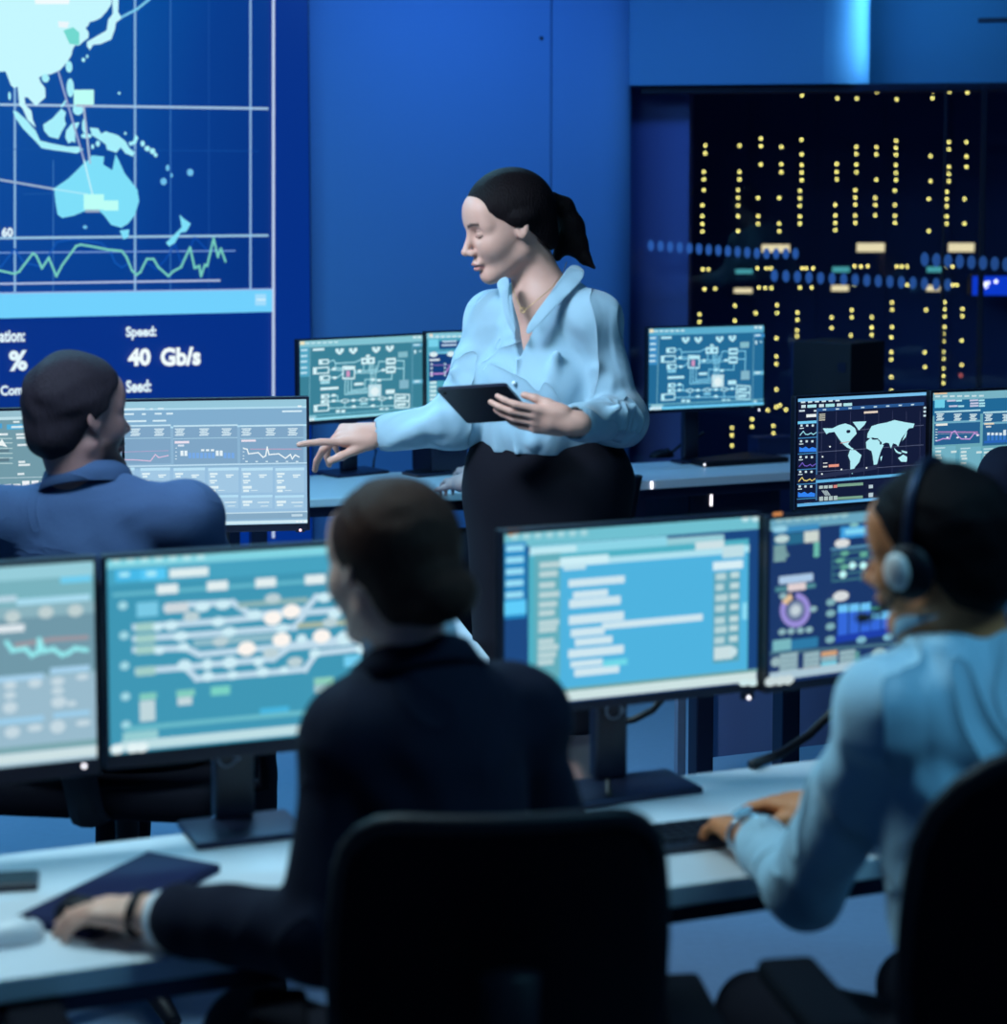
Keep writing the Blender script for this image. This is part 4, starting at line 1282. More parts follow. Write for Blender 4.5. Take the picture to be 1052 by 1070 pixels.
# back row
b0, b1 = onz(323, 497, 0.70), onz(640, 484, 0.70)
desk('white back desk under the teal piping diagram monitor', b0 + (b0 - b1) * 0.3, b1 + (b0 - b1) * 0.22, 0.62)
b0, b1 = onz(662, 484, 0.70), onz(832, 474, 0.70)
t, A0, ub, vb = desk('white back desk by the window, under the blue piping diagram monitor', b0 + (b0 - b1) * 0.36, b1 + (b1 - b0) * 0.1, 0.48, th=0.035)
lq = onplane(681, 501, A0 + vb * 0.482, vb)
MB().box((lq.x, lq.y, 0.682), (0.004, 0.003, 0.014), bev=0.001).build('edge_clip', M['led_white'], t)  # small white edge mark, glows with the LED material

# ------------------------------------------------------------------ office chairs
def chair(label, loc, rotz, bw=0.23, bh=0.56, bz=0.56, seatz=0.47, corner=0.09, tilt=8, arms=True, armz=0.66, group=None, mesh='chair_mesh', bow=0.05, armx=0.30):
    """faces local +Y; back at -Y"""
    t = thing('office_chair', label, 'chair', loc, rotz, group)
    # backrest: rounded upright pad, bowed around the sitter
    nx, nz = 17, 17
    vs, fs = [], []
    def back_pt(a, h, off):
        # a in -1..1 across, h in 0..1 up
        z = bz + h * bh
        hw = bw * (0.86 + 0.14 * math.sin(math.pi * min(1, h * 0.9)))
        top = bh * (1 - h)
        if top < corner:
            hw = hw - corner + math.sqrt(max(0.0, corner ** 2 - (corner - top) ** 2))
        bot = bh * h
        if bot < corner * 0.8:
            cc = corner * 0.8
            hw = hw - cc + math.sqrt(max(0.0, cc ** 2 - (cc - bot) ** 2))
        x = a * hw
        y = -0.24 + bow * (x / bw) ** 2 - math.tan(R(tilt)) * (h * bh) + 0.03 * math.sin(math.pi * h) + off
        return (x, y, z)
    for off in (0.012, -0.012):
        for j in range(nz):
            h = 0.5 - 0.5 * math.cos(math.pi * j / (nz - 1))
            for i in range(nx):
                vs.append(back_pt(-1 + 2 * i / (nx - 1), h, off))
    N = nx * nz
    for j in range(nz - 1):
        for i in range(nx - 1):
            a = j * nx + i
            fs.append([a, a + 1, a + nx + 1, a + nx])
            fs.append([N + a, N + a + nx, N + a + nx + 1, N + a + 1])
    ring = [i for i in range(nx)] + [j * nx + nx - 1 for j in range(1, nz)] + [(nz - 1) * nx + i for i in range(nx - 2, -1, -1)] + [j * nx for j in range(nz - 2, 0, -1)]
    for k in range(len(ring)):
        a, b = ring[k], ring[(k + 1) % len(ring)]
        fs.append([a, N + a, N + b, b])
    MB().add(vs, fs, 0, True).build('backrest', M[mesh], t, world=False)
    rim = MB().tube([Vector(vs[a]) * 0.5 + Vector(vs[N + a]) * 0.5 for a in ring], 0.014, n=8, closed=True)
    rim.build('back_frame', M['black_plastic'], t, world=False)
    sp = MB()
    sp.tube([(0, -0.10, seatz - 0.06), (0, -0.25, seatz - 0.05), (0, -0.30, seatz + 0.05), (0, -0.29, bz + 0.1), (0, -0.33, bz + 0.3)], 0.026, n=10, flat=(1.5, 0.7))
    sp.build('back_support', M['black_plastic'], t, world=False)
    st = MB().box((0, 0.02, seatz - 0.03), (0.245, 0.245, 0.035), bev=0.033, seg=4)
    st.build('seat', M['chair_pad'], t, world=False)
    if arms:
        for sx in (-1, 1):
            ar = MB()
            ar.tube([(sx * 0.2, 0.02, seatz - 0.06), (sx * armx, 0.02, seatz - 0.04), (sx * (armx + 0.01), 0.0, seatz + 0.06), (sx * armx, -0.02, armz - 0.02)], 0.017, n=8)
            ar.box((sx * armx, -0.01, armz), (0.042, 0.13, 0.016), bev=0.015, seg=4)
            ar.build('armrest', M['chair_pad'], t, world=False)
    cl = MB()
    cl.cyl((0, 0, 0.12), (0, 0, seatz - 0.06), 0.025)
    cl.cyl((0, 0, 0.07), (0, 0, 0.26), 0.034)
    cl.build('gas_column', M['black_plastic'], t, world=False)
    for i in range(5):
        a = 2 * math.pi * i / 5 + 0.3
        d = Vector((math.cos(a), math.sin(a), 0))
        lg = MB().tube([d * 0.02 + Vector((0, 0, 0.105)), d * 0.16 + Vector((0, 0, 0.095)), d * 0.30 + Vector((0, 0, 0.07))], [0.03, 0.024, 0.018], n=8)
        l = lg.build('base_leg', M['black_plastic'], t, world=False)
        s2 = Vector((-d.y, d.x, 0))
        w = MB()
        for sg_ in (-1, 1):
            c = d * 0.31 + Vector((0, 0, 0.03)) + s2 * 0.016 * sg_
            w.cyl(c - s2 * 0.009, c + s2 * 0.009, 0.03, n=16)
        w.cyl(d * 0.31 + Vector((0, 0, 0.045)), d * 0.31 + Vector((0, 0, 0.075)), 0.01, n=8)
        w.build('caster', M['black_plastic'], l, world=False)
    return t

def at_floor(px, py, Y):
    p = P(px, py, Y)
    return (p.x, p.y, 0)

# ------------------------------------------------------------------ things on the desks
def slab(name, label, cat, c, size, rotz, m, bev=0.004, group=None):
    t = thing(name, label, cat, (c[0], c[1], c[2]), 0, group)
    rot = Matrix.Rotation(rotz, 3, 'Z')
    return t, rot

def keyboard(label, corner_px, z, w, d, rotz, h=0.016):
    c = onz(corner_px[0], corner_px[1], z)
    t = thing('keyboard', label, 'keyboard', (c.x, c.y, z))
    rot = Matrix.Rotation(rotz, 3, 'Z')
    MB().box((c.x, c.y, z + h / 2), (w / 2, d / 2, h / 2), rot, bev=0.004, seg=3).build('case', M['dark_plastic'], t)
    kb = MB()
    nx, ny = 14, 5
    for j in range(ny):
        for i in range(nx):
            if j == 0 and 3 < i < 9 and i != 4:
                continue
            ww = 0.42 * w * 0.94 / nx
            cx = (i + 0.5) / nx * w * 0.94 - w * 0.47
            if j == 0 and i == 4:
                cx += ww * 5
                ww *= 6
            p = Vector((c.x, c.y, z + h + 0.002)) + rot @ Vector((cx, (j + 0.5) / ny * d * 0.86 - d * 0.43, 0))
            kb.box(p, (ww, 0.42 * d * 0.86 / ny, 0.0025), rot)
    kb.build('keys', M['black_plastic'], t)
    return t

def mouse(label, c, rotz, m='black_plastic', s=1.0):
    t = thing('computer_mouse', label, 'mouse', tuple(c))
    rot = Matrix.Rotation(rotz, 3, 'Z')
    n1, n2 = 14, 10
    vs, fs = [], []
    for i in range(n1 + 1):
        th = math.pi * i / n1
        y = -0.055 * math.cos(th)
        r = math.sin(th) ** 0.7
        for j in range(n2 + 1):
            ph = math.pi * j / n2
            vs.append(Vector(c) + rot @ Vector((0.032 * s * r * math.cos(ph), y * s, 0.001 + 0.036 * s * r * math.sin(ph) ** 0.8 * (0.9 - 0.25 * math.cos(th) * 0.5))))
    for i in range(n1):
        for j in range(n2):
            a = i * (n2 + 1) + j
            fs.append([a, a + 1, a + n2 + 2, a + n2 + 1])
    for i in range(n1):
        a = i * (n2 + 1)
        fs.append([a, a + n2 + 1, a + 2 * n2 + 1, a + n2])
    MB().add(vs, fs, 0, True).build('shell', M[m], t)
    MB().cyl(Vector(c) + rot @ Vector((-0.004, 0.03 * s, 0.03 * s)), Vector(c) + rot @ Vector((0.004, 0.03 * s, 0.03 * s)), 0.007 * s, n=12).build('scroll_wheel', M['dark_metal'], t)
    return t

DZ = 0.70
# dark folio pad under the hand on the front desk: corners (15,965) (155,897) (230,910)
k0, k1, k2 = onz(15, 966, DZ), onz(155, 897, DZ), onz(230, 911, DZ)
k3 = k0 + (k2 - k1)
t = thing('folio_pad', 'dark navy flat pad on the white desk, under the hand and mouse', 'pad', ((k0.x + k2.x) / 2, (k0.y + k2.y) / 2, DZ))
mb = MB().prism([k0, k1, k2, k3], (0, 0, 0.012))
mb.build('cover', M['navy_cover'], t)
m2 = MB()
ins = lambda a, c: a + (c - a) * 0.06
cc = (k0 + k2) / 2
m2.prism([ins(k, cc) + Vector((0, 0, 0.0121)) for k in (k0, k1, k2, k3)], (0, 0, 0.0015))
m2.build('top_sheet', M['navy_cover'], t)
c = onz(92, 962, DZ + 0.0136)
mouse('black mouse under the hand, on the dark navy pad', (c.x, c.y, DZ + 0.0138), R(60))
c = onz(-8, 926, DZ)
t = thing('phone', 'dark flat phone at the picture border, on the front desk', 'phone', (c.x, c.y, DZ))
MB().box((c.x, c.y, DZ + 0.006), (0.07, 0.035, 0.006), Matrix.Rotation(R(10), 3, 'Z'), bev=0.005, seg=3).build('case', M['dark_plastic'], t)
MB().box((c.x, c.y, DZ + 0.0124), (0.064, 0.03, 0.0006), Matrix.Rotation(R(10), 3, 'Z')).build('screen', M['black_plastic'], t)
c = onz(6, 984, DZ)
mouse('pale mouse at the picture border, on the front desk', (c.x, c.y, DZ + 0.0005), R(-70), 'paper')
keyboard('dark keyboard under the hand of the man in headset', (742, 876), DZ, 0.30, 0.115, R(21))
# back row, by the window
z = DZ
c = onz(691, 478, z)
mouse('black mouse on the back desk, left of the dark tablet', (c.x, c.y, z + 0.0005), R(-60))
a, b_, c_, d_ = onz(720, 484.5, z), onz(736, 488.5, z), onz(824, 483, z), onz(786, 476.5, z)
t = thing('graphics_tablet', 'dark flat tablet with a bright corner on the back desk by the window', 'tablet', ((a.x + c_.x) / 2, (a.y + c_.y) / 2, z))
MB().prism([a, b_, c_, d_], (0, 0, 0.02)).build('case', M['black_plastic'], t)
cc = (a + c_) / 2
MB().prism([k + (cc - k) * 0.08 + Vector((0, 0, 0.0201)) for k in (a, b_, c_, d_)], (0, 0, 0.001)).build('drawing_area', M['dark_plastic'], t)
MB().ell(b_ + Vector((0, -0.003, 0.012)), (0.004, 0.004, 0.004), nu=8, nv=6).build('corner_light', M['led_white'], t)
t = thing('mouse_cable', 'thin dark cable running from the mouse to the screen stand by the window', 'cable')
pts = [onz(700, 475, z) + Vector((0, 0, 0.004)), onz(712, 472, z) + Vector((0, 0, 0.03)), P(722, 462, 8.55), P(735, 452, 8.5)]
MB().tube(pts, 0.006, n=8).build('wire', M['cable'], t)
XF[t.name] = Matrix.Identity(4)
c = P(806, 474, 8.72); c.z = z
t = thing('storage_box', 'low dark blue box at the far end of the back desk by the window', 'box', (c.x, c.y, z))
MB().box((c.x, c.y, z + 0.033), (0.085, 0.05, 0.033), Matrix.Rotation(R(20), 3, 'Z'), bev=0.004).build('body', M['cabinet'], t)
MB().box((c.x, c.y, z + 0.069), (0.087, 0.052, 0.004), Matrix.Rotation(R(20), 3, 'Z'), bev=0.002).build('lid', M['cabinet'], t)
# computer under the back desk
def tower_pc(label, c, hx, hy, hz, rotz, slit=True):
    rot = Matrix.Rotation(rotz, 3, 'Z')
    t = thing('computer_case', label, 'computer', (c[0], c[1], c[2]))
    MB().box((c[0], c[1], c[2] + hz), (hx, hy, hz), rot, bev=0.006).build('body', M['black_plastic'], t)
    f = Vector((c[0], c[1], c[2] + hz)) + rot @ Vector((0, -hy - 0.004, 0))
    MB().box(f, (hx * 0.98, 0.005, hz * 0.96), rot, bev=0.004).build('front_cover', M['dark_plastic'], t)
    f2 = f + rot @ Vector((hx * 0.1, -0.005, hz * 0.64))
    MB().box(f2, (hx * 0.62, 0.003, hz * 0.28), rot, bev=0.002).build('drive_bay', M['dark_metal'], t)
    if slit:
        f3 = f + rot @ Vector((-hx * 0.56, -0.009, hz * 0.64))
        MB().box(f3, (0.0035, 0.002, 0.022), rot).build('status_light', M['led_white'], t)
    return t
c = P(743, 540, 8.42)
tower_pc('dark computer with a bright slit light under the back desk by the window', (c.x, c.y, 0.40), 0.2, 0.2, 0.112, R(22))
t2 = thing('pedestal', 'dark low pedestal under the computer at the window desk', 'pedestal', (c.x, c.y, 0))
MB().box((c.x, c.y, 0.199), (0.21, 0.21, 0.199), Matrix.Rotation(R(22), 3, 'Z'), bev=0.006).build('body', M['cabinet'], t2)
MB().box(Vector((c.x, c.y, 0.2)) + Matrix.Rotation(R(22), 3, 'Z') @ Vector((0, -0.216, 0)), (0.19, 0.006, 0.14), Matrix.Rotation(R(22), 3, 'Z'), bev=0.003).build('drawer', M['dark_plastic'], t2)
c = P(459, 488, 8.15)
tower_pc('dark blue computer case on the back desk, behind the typing hand', (c.x, c.y, 0.7005), 0.075, 0.1, 0.06, R(24), slit=False)
# dark cabinet by the window
c = P(876, 400, 9.0)
rot = Matrix.Rotation(R(-40), 3, 'Z')
zt = P(876, 356, 9.0).z
t = thing('filing_cabinet', 'tall dark cabinet in front of the window, behind the world map monitor', 'cabinet', (c.x, c.y, 0))
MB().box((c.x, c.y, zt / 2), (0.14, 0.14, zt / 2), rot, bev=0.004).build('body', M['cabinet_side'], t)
f = Vector((c.x, c.y, zt / 2)) + rot @ Vector((-0.146, 0, 0))
for k in range(3):
    zz_ = -zt / 2 + zt * (k + 0.5) / 3
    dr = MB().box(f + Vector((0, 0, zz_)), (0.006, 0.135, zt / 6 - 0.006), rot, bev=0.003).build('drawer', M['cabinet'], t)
    MB().box(f + Vector((0, 0, zz_ + 0.08)) + rot @ Vector((-0.014, -0.04, 0)), (0.008, 0.04, 0.006), rot, bev=0.003).build('handle', M['dark_metal'], dr)
q = Vector((c.x, c.y, zt - 0.1)) + rot @ Vector((0.1, -0.1415, 0))
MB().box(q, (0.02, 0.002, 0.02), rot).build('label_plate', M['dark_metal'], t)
# wall cable behind the pointing hand
t = thing('power_cable', 'thin wavy dark cable hanging against the blue wall beyond the pointing hand', 'cable')
MB().tube([P(390, 440, 8.55), P(388.5, 455, 8.55), P(388, 464, 8.55), P(393, 471, 8.55), P(391, 480, 8.55), onz(390, 489, 0.705)], 0.0045, n=8).build('wire', M['cable'], t)
# mouse at the end of the second row desk
c = onz(484, 633, DZ)
# cables hanging from the front desk screens
t = thing('screen_cable', 'thick black cable looping down behind the navy dashboard monitor', 'cable')
MB().tube([P(900, 715, 4.05), P(868, 745, 4.05), P(845, 768, 4.02), P(815, 788, 3.95), onz(785, 799, 0.71)], 0.009, n=10).build('wire', M['cable'], t)
t = thing('screen_cable', 'short black cable behind the light blue code monitor', 'cable')
MB().tube([P(648, 755, 3.98), P(662, 752, 3.98), P(682, 742, 3.97), P(692, 730, 3.95)][::-1] + [P(636, 770, 3.95), P(634, 800, 3.90), onz(636, 832, 0.713)], 0.007, n=8).build('wire', M['cable'], t)
# ------------------------------------------------------------------ smooth solid modelling for people
def vec(p):
    return np.array(tuple(p), dtype=np.float64)

class Field:
    def __init__(s, lo, hi, h):
        s.h = h
        s.lo = np.array(lo, dtype=np.float64)
        n = np.ceil((np.array(hi) - s.lo) / h).astype(int) + 1
        s.n = n
        s.F = np.full(tuple(n), 0.25, dtype=np.float32)
        s.ax = [(s.lo[i] + h * np.arange(n[i])).astype(np.float32) for i in range(3)]
    def sub(s, lo, hi):
        a = np.clip(np.floor((np.array(lo) - s.lo) / s.h).astype(int), 0, s.n)
        b = np.clip(np.ceil((np.array(hi) - s.lo) / s.h).astype(int) + 1, 0, s.n)
        return tuple(slice(x, y) for x, y in zip(a, b))
    def grid(s, sl):
        return (s.ax[0][sl[0]][:, None, None], s.ax[1][sl[1]][None, :, None], s.ax[2][sl[2]][None, None, :])
    def comb(s, sl, d, k, op):
        A = s.F[sl]
        if A.size == 0:
            return
        k = max(k, 1e-4)
        if op == 'u':
            hh = np.clip(0.5 + 0.5 * (d - A) / k, 0, 1)
            s.F[sl] = d * (1 - hh) + A * hh - k * hh * (1 - hh)
        elif op == 's':
            hh = np.clip(0.5 - 0.5 * (d + A) / k, 0, 1)
            s.F[sl] = A * (1 - hh) - d * hh + k * hh * (1 - hh)
    def cone(s, a, b, r1, r2, k=0.02, op='u'):
        a, b = vec(a), vec(b)
        m = max(r1, r2) + k + 4 * s.h
        sl = s.sub(np.minimum(a, b) - m, np.maximum(a, b) + m)
        x, y, z = s.grid(sl)
        ba = b - a
        L2 = max(float(ba @ ba), 1e-9)
        px, py, pz = x - a[0], y - a[1], z - a[2]
        t = np.clip((px * ba[0] + py * ba[1] + pz * ba[2]) / L2, 0, 1)
        d = np.sqrt((px - t * ba[0]) ** 2 + (py - t * ba[1]) ** 2 + (pz - t * ba[2]) ** 2) - (r1 + (r2 - r1) * t)
        s.comb(sl, d.astype(np.float32), k, op)
    def ell(s, c, rad, rot=None, k=0.02, op='u'):
        c = vec(c)
        rad = np.array(rad, dtype=np.float64)
        m = max(rad) + k + 4 * s.h
        sl = s.sub(c - m, c + m)
        x, y, z = s.grid(sl)
        px, py, pz = x - c[0], y - c[1], z - c[2]
        if rot is None:
            q = (px, py, pz)
        else:
            q = tuple(px * rot[0, i] + py * rot[1, i] + pz * rot[2, i] for i in range(3))
        k0 = np.sqrt((q[0] / rad[0]) ** 2 + (q[1] / rad[1]) ** 2 + (q[2] / rad[2]) ** 2)
        k1 = np.sqrt((q[0] / rad[0] ** 2) ** 2 + (q[1] / rad[1] ** 2) ** 2 + (q[2] / rad[2] ** 2) ** 2)
        d = k0 * (k0 - 1) / np.maximum(k1, 1e-6)
        s.comb(sl, d.astype(np.float32), k, op)
    def box(s, c, half, rot, r=0.005, k=0.01, op='u'):
        c = vec(c)
        m = float(np.linalg.norm(half)) + r + k + 4 * s.h
        sl = s.sub(c - m, c + m)
        x, y, z = s.grid(sl)
        px, py, pz = x - c[0], y - c[1], z - c[2]
        q = [np.abs(px * rot[0, i] + py * rot[1, i] + pz * rot[2, i]) - (half[i] - r) for i in range(3)]
        d = np.sqrt(sum(np.maximum(v, 0) ** 2 for v in q)) + np.minimum(np.maximum(np.maximum(q[0], q[1]), q[2]), 0) - r
        s.comb(sl, d.astype(np.float32), k, op)
    def wrinkle(s, amp, f=1.0, ph=0.0):
        x, y, z = s.grid((slice(None),) * 3)
        w = np.sin(17 * f * x + 1.3 + ph) + np.sin(21 * f * y + 0.7) + np.sin(19 * f * z + ph)
        n = 0.5 * np.sin(52 * f * x + 2.0 * w + 22 * f * z) + 0.3 * np.sin(46 * f * y + 2.2 * w - 18 * f * z) + 0.25 * np.sin(66 * f * z + 1.8 * w)
        s.F += (amp * n).astype(np.float32)
    def inter(s, fn):
        """keep only where fn(x,y,z) < 0"""
        x, y, z = s.grid((slice(None),) * 3)
        s.F = np.maximum(s.F, fn(x, y, z)).astype(np.float32)
    def mesh(s, name, m, parent, colfn=None):
        F = s.F
        F[0], F[-1] = 0.25, 0.25
        F[:, 0], F[:, -1] = 0.25, 0.25
        F[:, :, 0], F[:, :, -1] = 0.25, 0.25
        S = F < 0
        cnt = np.zeros(tuple(s.n - 1), dtype=np.int8)
        offs = [(i, j, k) for i in (0, 1) for j in (0, 1) for k in (0, 1)]
        sh = s.n - 1
        for i, j, k in offs:
            cnt += S[i:i + sh[0], j:j + sh[1], k:k + sh[2]]
        act = (cnt > 0) & (cnt < 8)
        I = np.argwhere(act)
        idx = np.full(act.shape, -1, dtype=np.int32)
        idx[act] = np.arange(len(I))
        cv = np.stack([F[I[:, 0] + i, I[:, 1] + j, I[:, 2] + k] for i, j, k in offs], 1)
        pos = np.zeros((len(I), 3))
        num = np.zeros(len(I))
        for a in range(8):
            for b in range(a + 1, 8):
                if sum(abs(offs[a][q] - offs[b][q]) for q in range(3)) != 1:
                    continue
                va, vb = cv[:, a], cv[:, b]
                mk = (va < 0) != (vb < 0)
                t = np.where(mk, va / np.where(mk, va - vb, 1), 0)
                pos += mk[:, None] * (np.array(offs[a]) + t[:, None] * (np.array(offs[b]) - np.array(offs[a])))
                num += mk
        V_ = s.lo + s.h * (I + pos / num[:, None])
        faces = []
        for axis in range(3):
            o1, o2 = (axis + 1) % 3, (axis + 2) % 3
            a0 = [slice(None)] * 3
            a1 = [slice(None)] * 3
            a0[axis], a1[axis] = slice(0, -1), slice(1, None)
            s0, s1 = S[tuple(a0)], S[tuple(a1)]
            E = np.argwhere(s0 != s1)
            E = E[(E[:, o1] > 0) & (E[:, o2] > 0)]
            if len(E) == 0:
                continue
            d1 = np.zeros(3, int); d1[o1] = 1
            d2 = np.zeros(3, int); d2[o2] = 1
            g = lambda e: idx[e[:, 0], e[:, 1], e[:, 2]]
            q = np.stack([g(E - d1 - d2), g(E - d2), g(E), g(E - d1)], 1)
            ins = s0[E[:, 0], E[:, 1], E[:, 2]]
            q[~ins] = q[~ins][:, ::-1]
            faces.append(q)
        Q = np.concatenate(faces)
        # keep the biggest connected piece only (drops crumbs)
        par = np.arange(len(V_))
        ed = np.concatenate([Q[:, [0, 1]], Q[:, [1, 2]], Q[:, [2, 3]]])
        for _ in range(200):
            pa, pb = par[ed[:, 0]], par[ed[:, 1]]
            mn = np.minimum(pa, pb)
            old = par.copy()
            np.minimum.at(par, pa, mn)
            np.minimum.at(par, pb, mn)
            while True:
                p2 = par[par]
                if np.array_equal(p2, par):
                    break
                par = p2
            if np.array_equal(old, par):
                break
        lab, c_ = np.unique(par, return_counts=True)
        big = lab[np.argmax(c_)]
        keep = par == big
        new = np.cumsum(keep) - 1
        Q = new[Q[keep[Q[:, 0]]]]
        V_ = V_[keep]
        me = bpy.data.meshes.new(name)
        me.vertices.add(len(V_))
        me.vertices.foreach_set('co', V_.astype(np.float32).ravel())
        me.loops.add(Q.size)
        me.loops.foreach_set('vertex_index', Q.astype(np.int32).ravel())
        me.polygons.add(len(Q))
        me.polygons.foreach_set('loop_start', np.arange(0, Q.size, 4, dtype=np.int32))
        me.polygons.foreach_set('use_smooth', np.ones(len(Q), dtype=bool))
        me.update(calc_edges=True)
        me.validate()
        if colfn is not None:
            at = me.color_attributes.new('Col', 'FLOAT_COLOR', 'POINT')
            c = np.ones((len(V_), 4), dtype=np.float32)
            c[:, :3] = colfn(V_)
            at.data.foreach_set('color', c.ravel())
        return link(name, me, m, parent)

def nrm(v):
    v = np.array(v, dtype=np.float64)
    return v / np.linalg.norm(v)

def head_frame(fx, fy, pitch=0.0, roll=0.0):
    """columns: forward, left, up"""
    f = nrm((fx, fy, 0.0))
    l = np.array((-f[1], f[0], 0.0))
    u = np.array((0, 0, 1.0))
    p = R(pitch)
    f2 = f * math.cos(p) - u * math.sin(p)
    u2 = u * math.cos(p) + f * math.sin(p)
    q = R(roll)
    l3 = l * math.cos(q) + u2 * math.sin(q)
    u3 = u2 * math.cos(q) - l * math.sin(q)
    return np.stack([f2, l3, u3], 1)

def add_head(Fd, O, Rm, s, fem=False, beard=False):
    W = lambda f, l, u: vec(O) + Rm @ (np.array((f, l, u)) * s)
    E = lambda c, r, k, op='u', rot=None: Fd.ell(W(*c), np.array(r) * s, Rm if rot is None else Rm @ rot, k * s, op)
    C = lambda a, b, r1, r2, k, op='u': Fd.cone(W(*a), W(*b), r1 * s, r2 * s, k * s, op)
    E((-0.012, 0, 0.028), (0.098, 0.076, 0.088), 0.01)
    E((0.028, 0, -0.03), (0.062, 0.057, 0.082), 0.03)
    jw = 0.042 if fem else 0.052
    cu = 0.007 if fem else 0.0
    for sd in (-1, 1):
        C((-0.004, sd * jw, -0.06), (0.066, sd * 0.013, -0.103 + cu), 0.019, 0.014, 0.02)
        E((0.056, sd * 0.038, -0.03), (0.026, 0.022, 0.024), 0.03)
        C((0.076, sd * 0.012, 0.019), (0.062, sd * 0.05, 0.015), 0.009, 0.008, 0.018)
    E((0.07, 0, -0.104 + cu), (0.018, 0.02, 0.016), 0.022)
    E((0.062, 0, 0.045), (0.03, 0.055, 0.04), 0.03)
    # eye sockets, eyeballs with lids
    for sd in (-1, 1):
        E((0.093, sd * 0.032, 0.002), (0.016, 0.019, 0.013), 0.014, 's')
        E((0.0725, sd * 0.0315, 0.001), (0.0135, 0.0165, 0.012), 0.004)
    # nose
    C((0.084, 0, 0.012), (0.112, 0, -0.032), 0.0065, 0.0085, 0.012)
    E((0.111, 0, -0.034), (0.0095, 0.008, 0.0075) if fem else (0.0105, 0.0095, 0.0085), 0.006)
    for sd in (-1, 1):
        E((0.099, sd * 0.0115, -0.038), (0.011, 0.0075, 0.008), 0.006)
    # lips
    E((0.088, 0, -0.062), (0.012, 0.022, 0.012), 0.012)
    E((0.0955, 0, -0.0645), (0.0085, 0.021, 0.0052), 0.005)
    E((0.0925, 0, -0.0755), (0.0095, 0.018, 0.0058), 0.005)
    E((0.103, 0, -0.0698), (0.009, 0.022, 0.0016), 0.003, 's')
    if beard:
        C((0.03, 0.045, -0.075), (0.082, 0.012, -0.112), 0.016, 0.02, 0.02)
        C((0.03, -0.045, -0.075), (0.082, -0.012, -0.112), 0.016, 0.02, 0.02)
    # ears
    for sd in (-1, 1):
        a = R(16)
        rot = np.array([[math.cos(a), 0, -math.sin(a)], [0, 1, 0], [math.sin(a), 0, math.cos(a)]]) @ np.array([[math.cos(sd * R(-22)), -math.sin(sd * R(-22)), 0], [math.sin(sd * R(-22)), math.cos(sd * R(-22)), 0], [0, 0, 1]])
        es_ = 0.82 if fem else 1.0
        E((-0.008, sd * 0.075, -0.006), (0.019 * es_, 0.0075, 0.031 * es_), 0.006, 'u', rot)
        E((-0.004, sd * 0.083, -0.002), (0.010, 0.0055, 0.018), 0.004, 's', rot)

def add_hand(Fd, wr, d, n, left, curls, thumb=(35, 20, 25), s=1.0, spread=4.0):
    wr = vec(wr)
    d = nrm(d)
    n = np.array(n, dtype=np.float64)
    n = nrm(n - d * (n @ d))
    t = np.cross(d, n) if left else np.cross(n, d)
    rot = np.stack([d, t, n], 1)
    Q = lambda a, b, c: wr + s * (d * a + t * b + n * c)
    Fd.box(Q(0.052, 0.0, 0.0), np.array((0.040, 0.037, 0.0125)) * s, rot, 0.012 * s, 0.012)
    Fd.cone(Q(-0.02, 0, 0), Q(0.04, 0, 0), 0.026 * s, 0.024 * s, 0.02)
    Fd.ell(Q(0.035, 0.022, -0.006), np.array((0.028, 0.018, 0.016)) * s, rot, 0.012)
    tips = []
    for i, (off, bl, ln, r) in enumerate(((0.029, 0.088, 1.0, 0.0088), (0.0098, 0.092, 1.1, 0.0092), (-0.0095, 0.088, 1.02, 0.0086), (-0.028, 0.078, 0.8, 0.0076))):
        p = Q(bl, off, 0.001)
        ang = 0.0
        sp = R((1.5 - i) * spread)
        base = d * math.cos(sp) + t * math.sin(sp)
        Fd.cone(Q(bl - 0.03, off * 0.9, 0), p, r * s, r * 1.08 * s, 0.006)
        for j, L in enumerate((0.043, 0.027, 0.021)):
            ang += R(curls[i][j])
            dr = base * math.cos(ang) - n * math.sin(ang)
            q = p + dr * L * ln * s
            Fd.cone(p, q, r * (1.02 - 0.09 * j) * s, r * (0.93 - 0.1 * j) * s, 0.0025)
            p = q
        tips.append(p)
    # thumb
    a0, a1, a2 = thumb
    p = Q(0.018, 0.026, -0.006)
    ang = R(a0)
    dr = d * math.cos(ang) + t * math.sin(ang) - n * 0.25
    for L, r, da in ((0.042, 0.0125, a1), (0.032, 0.0105, a2), (0.026, 0.0095, 0)):
        dr = nrm(dr)
        q = p + dr * L * s
        Fd.cone(p, q, r * s, r * 0.88 * s, 0.006)
        p = q
        ang -= R(da)
        dr = d * math.cos(ang) + t * math.sin(ang) - n * 0.3
    return tips

def torso_frame(J):
    u = nrm(vec(J['neck']) - vec(J['pel']))
    l = vec(J['shL']) - vec(J['shR'])
    l = nrm(l - u * (l @ u))
    f = np.cross(l, u)
    return np.stack([f, l, u], 1)

